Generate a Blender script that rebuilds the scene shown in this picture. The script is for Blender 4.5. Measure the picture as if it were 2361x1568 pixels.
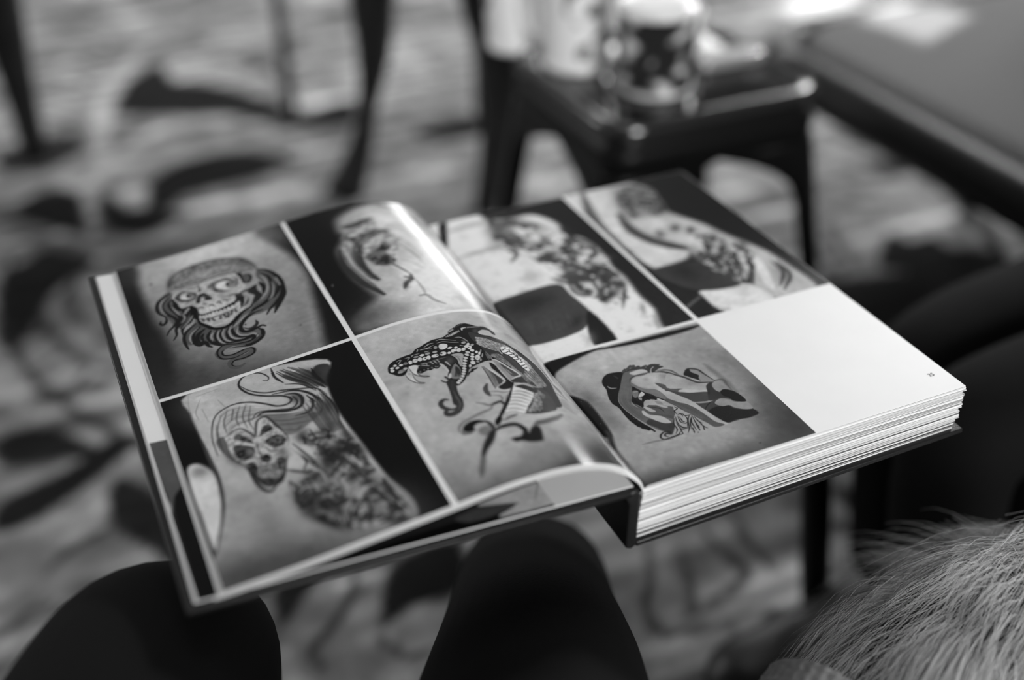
import bpy, bmesh, math, random
import numpy as np
from mathutils import Vector, Matrix
for o in list(bpy.data.objects): bpy.data.objects.remove(o)
SC = bpy.context.scene; COL = SC.collection
# ------------------------------------------------------------------ camera
CAM_POS=(-0.26532, -0.42273, 0.98108)
CAM_RIGHT=(0.913358, -0.406816, -0.016684)
CAM_UP=(0.237081, 0.498071, 0.834097)
CAM_FWD=(0.331014, 0.765784, -0.551365)
LENS=41.977
cd = bpy.data.cameras.new('camera'); cam = bpy.data.objects.new('camera', cd); COL.objects.link(cam)
cd.sensor_width = 36; cd.lens = LENS; cd.clip_start = .02
R, U, F = Vector(CAM_RIGHT), Vector(CAM_UP), Vector(CAM_FWD)
cam.matrix_world = Matrix(((R.x,U.x,-F.x,CAM_POS[0]),(R.y,U.y,-F.y,CAM_POS[1]),(R.z,U.z,-F.z,CAM_POS[2]),(0,0,0,1)))
cd.dof.use_dof = True; cd.dof.focus_distance = .705; cd.dof.aperture_fstop = 2.0; cd.dof.aperture_blades = 0
SC.camera = cam
# ------------------------------------------------------------------ world, lights, exposure
w = bpy.data.worlds.new('room_light'); SC.world = w; w.use_nodes = True
w.node_tree.nodes['Background'].inputs[0].default_value = (1,1,1,1); w.node_tree.nodes['Background'].inputs[1].default_value = .08
def area(name, loc, target, sx, sy, energy):
    l = bpy.data.lights.new(name, 'AREA'); l.shape = 'RECTANGLE'; l.size = sx; l.size_y = sy; l.energy = energy
    o = bpy.data.objects.new(name, l); COL.objects.link(o); o.location = loc
    o.rotation_euler = (Vector(target)-Vector(loc)).to_track_quat('-Z','Y').to_euler(); return o
area('window_daylight', (2.15,4.08,1.15), (.6,1.2,.4), 1.2, .75, 28)
area('window_daylight_left', (-2.28,3.3,1.75), (.5,2.7,.0), 1.3, 1.3, 50)  # unseen light added to brighten the far carpet
area('window_daylight_right', (2.98,2.5,2.1), (.9,2.5,.0), 1.2, .9, 195)  # added fill for the right carpet and cushion, no window behind it
area('front_window_daylight', (.20,-2.6,1.22), (.1,.05,.54), 1.1, 1.0, 115)
area('ceiling_lamp_light', (.10,.45,2.4), (.1,.3,.5), .9, .9, 6.5)  # overhead fill without a fixture, added to brighten the middle of the book
sun = bpy.data.lights.new('sun','SUN'); sun.energy = 16; sun.angle = .009
so = bpy.data.objects.new('sun', sun); COL.objects.link(so)
SUN_DIR = Vector((-.75,-.35,-.55)).normalized(); so.rotation_euler = SUN_DIR.to_track_quat('-Z','Y').to_euler()
SC.view_settings.view_transform = 'Standard'; SC.view_settings.look = 'None'; SC.view_settings.exposure = -.28; SC.view_settings.gamma = 1
SC.view_settings.use_curve_mapping = False
# ------------------------------------------------------------------ materials
MAT = {}
def mat(name, col, rough=.5, spec=.5, noise=0, scale=40, bump=0, metal=0, attr=None, sheen=0):
    m = bpy.data.materials.new(name); m.use_nodes = True; nt = m.node_tree; b = nt.nodes['Principled BSDF']
    b.inputs['Roughness'].default_value = rough; b.inputs['Specular IOR Level'].default_value = spec; b.inputs['Metallic'].default_value = metal
    if sheen: b.inputs['Sheen Weight'].default_value = sheen
    b.inputs['Base Color'].default_value = (col,col,col,1)
    tc = nt.nodes.new('ShaderNodeTexCoord')
    nz = nt.nodes.new('ShaderNodeTexNoise'); nz.inputs['Scale'].default_value = scale; nz.inputs['Detail'].default_value = 4
    nt.links.new(tc.outputs['Object'], nz.inputs['Vector'])
    if attr:
        at = nt.nodes.new('ShaderNodeAttribute'); at.attribute_name = attr
        src = at.outputs['Fac']
        if noise:
            mr = nt.nodes.new('ShaderNodeMapRange'); mr.inputs[3].default_value = 1-noise; mr.inputs[4].default_value = 1+noise
            nt.links.new(nz.outputs['Fac'], mr.inputs[0]); mu = nt.nodes.new('ShaderNodeMath'); mu.operation = 'MULTIPLY'
            nt.links.new(src, mu.inputs[0]); nt.links.new(mr.outputs[0], mu.inputs[1]); src = mu.outputs[0]
        cc = nt.nodes.new('ShaderNodeCombineColor')
        for i in range(3): nt.links.new(src, cc.inputs[i])
        nt.links.new(cc.outputs[0], b.inputs['Base Color'])
    elif noise:
        cr = nt.nodes.new('ShaderNodeValToRGB'); a, c = max(0,col*(1-noise)), col*(1+noise)
        cr.color_ramp.elements[0].color = (a,a,a,1); cr.color_ramp.elements[1].color = (c,c,c,1)
        cr.color_ramp.elements[0].position = .3; cr.color_ramp.elements[1].position = .7
        nt.links.new(nz.outputs['Fac'], cr.inputs[0]); nt.links.new(cr.outputs[0], b.inputs['Base Color'])
    if bump:
        bp = nt.nodes.new('ShaderNodeBump'); bp.inputs['Strength'].default_value = bump; bp.inputs['Distance'].default_value = .002
        nt.links.new(nz.outputs['Fac'], bp.inputs['Height']); nt.links.new(bp.outputs[0], b.inputs['Normal'])
    MAT[name] = m; return m
mat('paper', .80, .42, .25, .015, 30)
mat('print', .5, .13, .16, attr='ink')
mat('leaf_edges', .8, .7, .2, attr='ink')
mat('cover_cloth', .009, .38, .35, .2, 900, .15)
mat('carpet', .3, .95, .1, .16, 260, .6, attr='ink')
mat('black_paint', .008, .07, .5, .1, 60)
mat('stool_leg', .004, .4, .15, .1, 60)
mat('rim_paint', .012, .2, 1.0, .1, 60)
mat('black_wood', .012, .35, .4, .3, 20)
mat('black_frame', .006, .45, .2, .2, 30)
mat('trouser', .0035, .85, .12, .35, 700, .35)
mat('shoe', .012, .4, .4, .1, 40)
mat('ceramic', .78, .14, .5, .02, 10)
mat('mug_print', .5, .14, .5, attr='ink')
mat('fabric', .17, .9, .1, .12, 500, .4)
mat('fur', .33, .65, .3, attr='ink')
mat('fur_skin', .12, .9, .1, .2, 80)
mat('knit', .16, .9, .1, .2, 300, .4)
mat('silver', .62, .22, .6, .03, 20, 0, .6)
mat('screen_glass', .55, .08, .6, .02, 8)
mat('wall_paint', .30, .9, .2, .03, 6)
mat('window_frame', .7, .4, .4, .02, 10)
mat('rubber', .01, .7, .2, .2, 60)
mat('number_ink', .05, .5, .3, .1, 60)
# ------------------------------------------------------------------ helpers
def link(name, me, m=None, parent=None, smooth=False):
    o = bpy.data.objects.new(name, me); COL.objects.link(o)
    if m: me.materials.append(MAT[m])
    if parent: o.parent = parent
    if smooth: me.polygons.foreach_set('use_smooth', np.ones(len(me.polygons), bool))
    return o
def root_of(o):
    while o.parent: o = o.parent
    return o
def build(name, V, Fs, m, parent=None, smooth=False, origin=None):
    V = np.asarray(V, float).reshape(-1,3)
    org = np.array(root_of(parent).location) if parent else (np.array(origin) if origin is not None else np.zeros(3))
    me = bpy.data.meshes.new(name); me.from_pydata((V-org).tolist(), [], Fs); me.update()
    o = link(name, me, m, parent, smooth)
    if not parent: o.location = org
    return o
def tag(o, label, cat, group=None, kind=None):
    if label: o['label'] = label
    if cat: o['category'] = cat
    if group: o['group'] = group
    if kind: o['kind'] = kind
    return o
def empty(name, loc, label, cat, group=None):
    o = bpy.data.objects.new(name, None); COL.objects.link(o); o.location = loc; o.empty_display_size = .05
    return tag(o, label, cat, group)
def bm_obj(name, bm, m, parent=None, smooth=False, origin=None):
    org = Vector(root_of(parent).location) if parent else Vector(origin if origin is not None else (0,0,0))
    bmesh.ops.translate(bm, verts=bm.verts, vec=-org)
    bmesh.ops.recalc_face_normals(bm, faces=bm.faces)
    me = bpy.data.meshes.new(name); bm.to_mesh(me); bm.free()
    o = link(name, me, m, parent, smooth)
    if not parent: o.location = org
    return o
def hexa(bm, c, s, bevel=0, seg=2, rot=None):
    M = Matrix.Translation(c) @ (rot or Matrix.Identity(4)) @ Matrix.Diagonal((s[0],s[1],s[2],1))
    r = bmesh.ops.create_cube(bm, size=1, matrix=M)
    if bevel:
        es = list({e for v in r['verts'] for e in v.link_edges})
        bmesh.ops.bevel(bm, geom=es, offset=bevel, segments=seg, affect='EDGES', profile=.5)
def crom(P, n=6, closed=False):
    P = np.asarray(P, float)
    if len(P) < 3 and not closed: return np.linspace(P[0], P[-1], 2)
    Q = np.vstack([P[-1:],P,P[:2]]) if closed else np.vstack([2*P[:1]-P[1:2],P,2*P[-1:]-P[-2:-1]])
    t = np.linspace(0,1,n,endpoint=False)[None,:,None]
    a,b,c,d = [Q[i:len(Q)-3+i][:,None,:] for i in range(4)]
    o = (.5*(2*b+(-a+c)*t+(2*a-5*b+4*c-d)*t**2+(-a+3*b-3*c+d)*t**3)).reshape(-1,P.shape[1])
    return o if closed else np.vstack([o,P[-1:]])
def tube(path, radii, segs=16, n=6, cap=True, flat=None):
    """loft of circles along a smooth path; returns verts, faces"""
    D = np.hstack([np.asarray(path,float), np.asarray(radii,float)[:,None]]); D = crom(D, n); P, r = D[:,:3], D[:,3]
    T = np.gradient(P, axis=0); T /= np.linalg.norm(T,axis=1)[:,None]+1e-12
    up = np.array([0,0,1.]) if abs(T[0,2]) < .9 else np.array([1.,0,0])
    V, Fs = [], []
    a = np.cross(up,T[0]); a /= np.linalg.norm(a)
    for i in range(len(P)):
        a = a-T[i]*(a@T[i]); a /= np.linalg.norm(a); b = np.cross(T[i],a)
        th = np.arange(segs)/segs*2*np.pi
        k = 1 if flat is None else flat
        V.append(P[i]+r[i]*(np.cos(th)[:,None]*a+k*np.sin(th)[:,None]*b))
    m = len(P); V = np.vstack(V)
    for i in range(m-1):
        for j in range(segs):
            Fs.append((i*segs+j, i*segs+(j+1)%segs, (i+1)*segs+(j+1)%segs, (i+1)*segs+j))
    if cap: Fs += [tuple(range(segs))[::-1], tuple(range((m-1)*segs, m*segs))]
    return V, Fs
def lathe(prof, c, segs=48):
    V, Fs = [], []
    for r,z in prof:
        for j in range(segs):
            a = j/segs*2*math.pi; V.append((c[0]+r*math.cos(a), c[1]+r*math.sin(a), c[2]+z))
    for i in range(len(prof)-1):
        for j in range(segs):
            Fs.append((i*segs+j, i*segs+(j+1)%segs, (i+1)*segs+(j+1)%segs, (i+1)*segs+j))
    return V, Fs
def set_ink(o, vals):
    at = o.data.attributes.new('ink','FLOAT','POINT'); at.data.foreach_set('value', np.asarray(vals, np.float32).ravel())
def lin(v):
    v = np.clip(np.asarray(v,float)/255,0,1); return np.where(v<=.04045, v/12.92, ((v+.055)/1.055)**2.4)
# ------------------------------------------------------------------ drawings printed on the pages and woven in the carpet
PRINT={}
PRINT['skull_scarf']=(13,[('P',140,96.1,1,[2226,3507,1557,3375,1472,3192,1391,3005,1333,2817,1306,2626,1314,2445,1348,2255,1377,2069,1397,1916,1424,1773,1445,1649,1508,1480,1969,1526,2334,1570,2313,1797,2303,2010,2300,2193,2309,2357,2324,2497,2329,2703,2332,2881,2327,3060,2297,3193]),
('B',205,0,0.8,[1790,3203,1298,3186,1815,2902]),
('B',45,0,0.8,[2246,1716,1940,1692,2262,1420]),
('B',70,0,0.6,[1888,1546,1448,1495,1912,1294]),
('B',30,0,0.7,[2364,2229,2265,2226,2382,1765]),
('B',95,0,0.5,[1472,2046,1365,2018,1556,1591]),
('B',32,0,0.7,[2384,2027,2206,2019,2402,1583]),
('B',62,0,0.55,[2016,1653,1538,1599,2034,1434]),
('P',118,20.0,1,[2158,2908,2139,2966,2091,3035,2031,3070,1961,3083,1880,3088,1791,3071,1714,3036,1650,2984,1613,2927,1593,2868,1578,2780,1580,2770,1622,2788,1665,2799,1712,2813,1762,2828,1821,2842,1884,2838,1943,2834,2000,2836,2061,2833,2118,2833,2169,2838]),
('H',55,12.1,0.7,[2158,2908,2139,2966,2091,3035,2031,3070,1961,3083,1880,3088,1791,3071,1714,3036,1650,2984,1613,2927,1593,2868,1578,2780],175,18,[2169,2838,2118,2833,2061,2833,2000,2836,1943,2834,1884,2838,1821,2842,1762,2828,1712,2813,1665,2799,1622,2788,1580,2770]),
('B',35,0,0.75,[2138,2940,2119,2914,2168,2850]),
('B',45,0,0.8,[1625,2913,1590,2836,1640,2885]),
('B',60,0,0.7,[1964,3048,1946,3036,1972,3009]),
('B',190,0,0.6,[1926,2911,1848,2905,1930,2863]),
('L',60,16.1,0.7,[2158,2908,2139,2966,2091,3035,2031,3070,1961,3083,1880,3088,1791,3071,1714,3036,1650,2984,1613,2927,1593,2868,1578,2780],12.1),
('P',80,23.4,1,[1582,2779,1532,2746,1490,2666,1471,2566,1474,2464,1493,2393,1526,2330,1585,2263,1638,2258,1720,2247,1740,2308,1709,2369,1638,2413,1604,2499,1594,2602,1610,2701]),
('P',78,22.1,1,[2171,2830,2153,2777,2168,2718,2161,2607,2135,2559,2080,2559,2072,2522,2083,2432,2140,2379,2181,2364,2202,2377,2222,2450,2242,2533,2267,2604,2276,2667,2260,2731,2226,2787]),
('P',75,21.7,1,[2082,2399,2068,2352,2012,2256,2046,2132,2030,2069,2092,2092,2136,2134,2166,2136,2184,2176,2179,2241,2137,2316]),
('P',88,18.1,1,[1735,2330,1679,2333,1665,2292,1723,2250,1773,2242,1811,2212,1838,2152,1832,2111,1797,2080,1742,2082,1727,2050,1734,2009,1755,1970,1800,1947,1862,1941,1960,1976,2016,2061,2046,2132,2040,2196,2019,2220,1981,2221,1924,2214,1876,2238,1822,2298,1778,2332]),
('P',178,11.7,1,[2158,2746,2140,2778,2104,2798,2064,2800,2021,2772,1982,2783,1944,2826,1884,2838,1803,2830,1724,2812,1708,2739,1714,2682,1698,2629,1719,2593,1751,2563,1733,2518,1720,2474,1730,2416,1754,2383,1789,2339,1844,2304,1871,2275,1903,2255,1952,2263,2007,2275,2034,2331,2057,2369,2053,2445,2051,2509,2058,2571,2082,2592,2126,2586,2147,2599,2153,2651]),
('B',120,0,0.4,[1839,2586,1779,2570,1845,2540]),
('B',120,0,0.5,[2070,2611,2028,2583,2076,2580]),
('P',85,23.9,0.8,[1929,2748,1894,2793,1848,2797,1791,2794,1746,2739,1744,2685,1765,2638,1818,2623,1871,2642,1896,2674]),
('P',210,11.9,1,[1877,2730,1851,2764,1810,2763,1774,2740,1749,2707,1757,2658,1786,2635,1831,2656,1864,2688]),
('P',100,15.9,0.8,[1747,2683,1762,2652,1788,2644,1810,2665,1816,2702,1801,2733,1774,2742,1752,2721]),
('P',35,11.9,1,[1790,2703,1796,2691,1806,2691,1812,2701,1813,2717,1806,2730,1797,2729,1790,2719]),
('P',65,11.9,0.9,[1743,2707,1750,2697,1764,2699,1778,2707,1782,2719,1775,2727,1760,2727,1747,2719]),
('L',50,19.7,0.8,[1930,2739,1892,2766,1891,2706,1882,2664,1847,2638],11.8),
('L',90,20.0,0.8,[1757,2798,1732,2747,1741,2691,1758,2651],12.0),
('L',70,15.9,0.8,[1876,2747,1840,2776,1797,2768,1751,2734],7.9),
('P',50,15.7,1,[2149,2732,2130,2771,2090,2790,2047,2763,2011,2724,2010,2690,2031,2644,2066,2633,2106,2648,2135,2682]),
('L',150,15.6,1,[2146,2748,2125,2777,2089,2797,2057,2795],11.7),
('P',185,11.8,1,[2114,2729,2096,2760,2064,2761,2034,2730,2029,2692,2054,2667,2089,2675,2112,2697]),
('P',85,11.8,0.9,[2027,2707,2037,2687,2053,2682,2067,2696,2071,2720,2061,2742,2045,2747,2031,2731]),
('P',22,7.8,1,[2055,2709,2060,2698,2068,2696,2074,2706,2075,2722,2069,2732,2061,2732,2055,2723]),
('L',130,11.7,0.8,[2126,2687,2094,2649,2047,2646,2016,2677],7.8),
('P',80,15.8,1,[1976,2812,1972,2774,1974,2726,1991,2719,1986,2766]),
('P',24,11.7,1,[2035,2606,2016,2659,1998,2690,1964,2694,1941,2654,1930,2612,1931,2588,1955,2587,1975,2607,1979,2645,1991,2644,2003,2609,2016,2584]),
('L',140,11.2,0.8,[1973,2656,1978,2611,1993,2578],7.5),
('P',80,7.5,0.8,[1972,2549,1978,2541,1988,2545,1997,2553,1999,2566,1993,2572,1983,2571,1974,2560]),
('P',20,11.1,1,[2052,2468,2025,2445,1971,2443,1911,2444,1855,2463,1801,2486,1788,2545,1753,2555,1737,2519,1746,2458,1765,2405,1789,2372,1784,2417,1787,2460,1832,2424,1878,2414,1936,2420,1995,2421,2045,2424]),
('P',205,6.2,1,[2020,2482,2025,2470,2035,2466,2043,2474,2045,2488,2040,2499,2031,2504,2022,2496]),
('P',205,6.2,1,[1976,2475,1983,2458,1997,2452,2008,2462,2012,2481,2005,2499,1991,2504,1979,2495]),
('P',205,6.2,1,[1934,2471,1941,2455,1954,2450,1965,2459,1968,2478,1961,2496,1948,2501,1937,2490]),
('P',205,6.2,1,[1892,2477,1899,2461,1912,2455,1923,2464,1926,2483,1919,2501,1906,2505,1895,2496]),
('P',205,6.2,1,[1854,2476,1860,2460,1872,2456,1882,2465,1885,2482,1878,2498,1866,2503,1856,2494]),
('P',205,6.0,1,[1828,2487,1833,2471,1842,2466,1849,2474,1850,2490,1845,2506,1836,2511,1829,2503]),
('P',205,6.0,1,[1807,2495,1811,2481,1819,2477,1826,2484,1827,2500,1822,2514,1814,2519,1808,2511]),
('P',205,6.2,1,[1790,2513,1794,2501,1799,2495,1803,2502,1803,2515,1800,2528,1795,2532,1791,2526]),
('P',190,5.9,1,[2035,2422,2038,2411,2043,2407,2048,2412,2049,2425,2046,2434,2040,2439,2036,2433]),
('P',190,6.1,1,[2019,2411,2022,2399,2027,2394,2031,2400,2032,2413,2029,2425,2023,2431,2019,2424]),
('P',190,5.9,1,[2000,2410,2003,2398,2009,2394,2014,2399,2014,2413,2011,2426,2005,2430,2000,2425]),
('P',190,5.9,1,[1979,2409,1983,2396,1988,2392,1993,2399,1994,2412,1990,2424,1984,2429,1980,2423]),
('P',190,6.2,1,[1952,2410,1957,2396,1964,2391,1970,2398,1971,2414,1967,2429,1959,2434,1953,2426]),
('P',190,5.9,1,[1929,2407,1934,2391,1941,2385,1948,2393,1949,2411,1944,2426,1936,2433,1930,2423]),
('P',190,5.9,1,[1900,2409,1905,2396,1914,2391,1921,2399,1923,2415,1918,2427,1909,2431,1902,2423]),
('P',190,5.9,1,[1877,2409,1881,2397,1889,2392,1895,2400,1897,2413,1892,2427,1884,2432,1878,2425]),
('P',190,6.2,1,[1852,2413,1857,2399,1864,2394,1871,2402,1872,2417,1867,2431,1860,2434,1853,2428]),
('P',190,6.2,1,[1820,2417,1826,2403,1836,2399,1844,2407,1846,2423,1840,2437,1830,2442,1822,2434]),
('P',190,6.2,1,[1794,2428,1799,2415,1807,2412,1814,2418,1815,2433,1810,2447,1802,2452,1795,2444]),
('P',190,6.2,1,[1778,2446,1782,2434,1787,2431,1791,2435,1791,2448,1788,2460,1783,2463,1779,2457]),
('L',60,14.9,0.8,[2036,2524,2016,2527,2000,2508],7.4),
('L',60,15.5,0.8,[1963,2517,1948,2525,1936,2500],7.8),
('L',60,15.5,0.8,[1917,2524,1899,2533,1889,2496],7.8),
('L',60,14.9,0.8,[1873,2526,1855,2530,1845,2506],7.5),
('L',50,15.6,0.9,[1828,2562,1803,2563,1772,2558],11.7),
('L',70,18.4,0.7,[2057,2407,2018,2372,1967,2371,1907,2373,1845,2387,1800,2407],7.4),
('L',45,18.4,0.8,[2038,2387,2034,2360],7.3),
('L',45,19.1,0.8,[2005,2375,2004,2346],7.6),
('L',45,18.3,0.8,[1981,2361,1972,2330],7.3),
('L',45,18.4,0.8,[1927,2357,1932,2328],7.3),
('L',45,18.4,0.8,[1902,2364,1898,2326],7.4),
('L',45,18.4,0.8,[1877,2365,1884,2321],7.4),
('L',45,18.4,0.8,[1848,2375,1861,2336],7.4),
('L',45,18.5,0.8,[1826,2380,1825,2354],7.4),
('L',16,29.6,1,[2053,2445,2063,2396,2058,2346,2024,2286,1996,2240,1942,2218,1902,2224,1861,2253,1817,2302,1778,2332,1734,2352,1711,2386],7.4),
('L',18,31.1,1,[2163,2724,2158,2663,2154,2604,2130,2569,2084,2581],7.8),
('L',15,50.1,1,[2071,2578,2066,2525,2067,2470,2069,2412],11.6),
('P',18,11.1,1,[2150,2642,2158,2619,2168,2613,2174,2628,2173,2655,2164,2678,2154,2685,2148,2669]),
('L',50,22.4,0.9,[1734,2533,1727,2461,1742,2415,1770,2384],11.2),
('L',140,22.4,0.8,[1741,2521,1728,2505,1730,2447],11.2),
('P',22,15.0,0.9,[1709,2535,1677,2565,1636,2597,1644,2525,1626,2446,1661,2403,1716,2374,1692,2440,1676,2471,1692,2506]),
('P',26,11.9,1,[1722,2803,1690,2799,1689,2753,1687,2674,1703,2659,1708,2705,1710,2750]),
('P',75,11.9,1,[1680,2773,1645,2760,1642,2705,1666,2659,1691,2658,1692,2720]),
('L',30,19.8,1,[1645,2760,1642,2705,1664,2658,1692,2655],7.9),
('L',135,23.8,0.9,[1624,2781,1619,2715,1641,2660,1684,2619],11.9),
('L',25,23.6,0.9,[1751,2563,1711,2561,1667,2574,1633,2595],7.9),
('L',20,31.3,0.95,[1580,2770,1534,2738,1499,2662,1480,2562,1490,2457,1522,2377,1572,2312,1624,2264,1662,2210],7.8),
('L',20,30.9,0.95,[1481,2469,1497,2394,1537,2321,1583,2254,1613,2201],7.7),
('L',20,31.1,0.95,[1581,2717,1543,2656,1539,2559,1555,2467,1595,2393,1647,2345,1715,2315,1771,2280,1815,2229],7.8),
('L',20,30.3,0.95,[1500,2628,1499,2540,1527,2449,1574,2378],7.6),
('L',20,31.4,0.95,[1611,2614,1598,2537,1617,2465],7.8),
('L',20,29.1,0.95,[1675,2282,1734,2272,1790,2238,1833,2187,1846,2149,1837,2105,1802,2090,1754,2098,1720,2107,1702,2087],7.3),
('L',20,28.7,0.95,[1745,2085,1731,2051,1745,1994,1790,1954,1854,1943,1921,1980],7.2),
('L',20,28.7,0.95,[1933,2028,1874,2017,1835,2021,1799,2027,1798,1998,1823,1976,1874,1986,1935,2003],7.2),
('L',20,28.5,0.95,[2018,2227,2043,2182,2044,2123,2023,2066,1981,2017],7.1),
('L',20,28.8,0.95,[2070,2306,2114,2263,2133,2206,2132,2138,2109,2103,2085,2126,2071,2102,2067,2070,2050,2045],7.2),
('L',20,28.9,0.95,[2047,2269,2094,2230,2113,2172,2105,2123],7.2),
('L',22,21.8,0.95,[1740,2182,1742,2144,1769,2114,1797,2109],7.3),
('L',22,21.6,0.95,[1912,2199,1934,2153,1935,2085,1907,2037,1865,2024,1825,2029],7.2),
('L',22,21.6,0.95,[1949,2207,1971,2161,1974,2095,1955,2046,1919,2023],7.2),
('L',22,20.6,0.95,[1982,2214,2004,2166,2009,2094,1988,2051,1950,2019],6.9),
('L',22,21.7,0.95,[1867,2224,1895,2172,1895,2105,1871,2060,1837,2045,1799,2042],7.2),
('L',22,21.7,0.95,[2087,2356,2128,2325,2168,2279,2188,2216,2188,2141,2182,2093],7.2),
('L',22,20.7,0.95,[2066,2219,2084,2185,2083,2140],6.9),
('L',22,21.7,0.95,[2081,2439,2114,2395,2153,2371,2176,2331,2184,2274],7.2),
('L',22,23.4,0.95,[2161,2816,2207,2783,2250,2742,2274,2674,2272,2599,2242,2533],7.8),
('L',22,23.0,0.95,[2185,2754,2231,2698,2243,2631,2222,2554,2194,2498,2188,2447,2216,2401,2250,2365,2274,2318],7.7),
('L',22,23.0,0.95,[2166,2726,2197,2686,2194,2620,2174,2542,2161,2486,2187,2415,2211,2350,2218,2293,2247,2242],7.7),
('L',22,22.0,0.95,[2129,2572,2130,2507,2155,2460,2184,2430],7.3),
('L',22,23.0,0.95,[2090,2549,2115,2483,2155,2419,2195,2372],7.7),
('L',22,21.9,0.95,[2089,2515,2095,2447,2137,2394,2183,2357],7.3),
('L',22,21.9,0.95,[2242,2533,2247,2481,2273,2449,2287,2473,2279,2500],7.3),
('L',155,15.6,0.75,[1535,2573,1544,2494,1574,2411,1609,2369],9.8),
('L',155,15.7,0.75,[1585,2702,1568,2621,1575,2531,1608,2452,1650,2413],9.8),
('L',155,15.8,0.75,[1502,2603,1499,2506],9.9),
('L',155,14.4,0.75,[1890,2209,1918,2157,1918,2090,1893,2050,1851,2032],9.0),
('L',155,14.4,0.75,[1856,2171,1876,2122,1864,2076,1827,2053,1789,2051,1773,2020,1788,1976,1831,1958],9.0),
('L',155,14.4,0.75,[1939,2201,1962,2148,1959,2077,1937,2042],9.0),
('L',155,14.3,0.75,[1975,2194,1994,2144,1990,2075,1966,2030],8.9),
('L',155,14.4,0.75,[2013,2195,2032,2160,2032,2108],9.0),
('L',155,15.2,0.75,[2085,2386,2122,2354,2155,2326],9.5),
('L',155,14.5,0.75,[2082,2306,2135,2253,2153,2203,2152,2151],9.0),
('L',155,14.6,0.75,[2084,2464,2118,2412,2172,2353],9.1),
('L',155,15.5,0.75,[2198,2769,2240,2711,2251,2627,2234,2553],9.7),
('L',155,14.7,0.75,[2187,2638,2168,2555,2154,2506],9.2),
('L',155,14.6,0.75,[2137,2512,2136,2456,2165,2410],9.1),
('L',155,14.7,0.75,[2089,2556,2128,2515],9.2),
('L',155,14.6,0.75,[1740,2308,1790,2269,1849,2220,1902,2177],9.1),
('P',135,10.9,0.8,[1753,2173,1763,2146,1788,2128,1813,2130,1824,2150,1814,2179,1789,2197,1764,2195]),
('P',25,7.3,1,[1805,2169,1808,2164,1812,2163,1814,2167,1814,2175,1811,2181,1807,2182,1805,2176]),
('L',40,18.2,0.9,[1740,2182,1745,2147,1771,2123,1803,2118,1828,2145],7.3),
('L',70,47.4,0.9,[1756,2003,1822,1965,1900,1977,1966,2004,2009,1991,2030,1950,2014,1900,1963,1879,1914,1886,1863,1899,1838,1883,1850,1853,1902,1836,1964,1842,1990,1813,1988,1771,1955,1747,1915,1766],6.8),
('L',18,12.4,0.95,[1766,1997,1825,1956,1903,1963,1964,1979,2003,1965,2005,1920,1958,1898,1909,1906,1858,1916,1828,1892,1838,1844,1896,1826,1959,1831,1983,1801,1972,1773,1944,1758],5.3),
('L',18,11.9,0.95,[1765,2032,1817,1987,1896,1994,1969,2026,2013,2008,2037,1955,2023,1891,1967,1862,1919,1865,1863,1881],5.1),
('L',150,8.9,0.7,[1972,1944,1927,1933,1873,1921,1842,1918],5.3),
('L',150,8.9,0.7,[1993,1973,1940,1979,1865,1955],5.3),
('B',70,0,0.7,[2256,2990,2248,2985,2259,2973]),
('B',60,0,0.6,[1509,1972,1501,1967,1513,1961]),
('B',90,0,0.4,[1352,2480,1330,2466,1361,2449]),
('N',70,19.5,0.18,[2158,2746,2064,2800,1944,2826,1803,2830,1708,2739,1719,2593,1727,2461,1789,2339,1901,2262,2006,2282,2061,2388,2060,2563,2147,2599],190),
('N',60,20.0,0.3,[2158,2908,2139,2966,2091,3035,2031,3070,1961,3083,1880,3088,1791,3071,1714,3036,1650,2984,1613,2927,1593,2868,1578,2780,1580,2770,1622,2788,1665,2799,1712,2813,1762,2828,1821,2842,1884,2838,1943,2834,2000,2836,2061,2833,2118,2833,2169,2838],150)])
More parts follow.
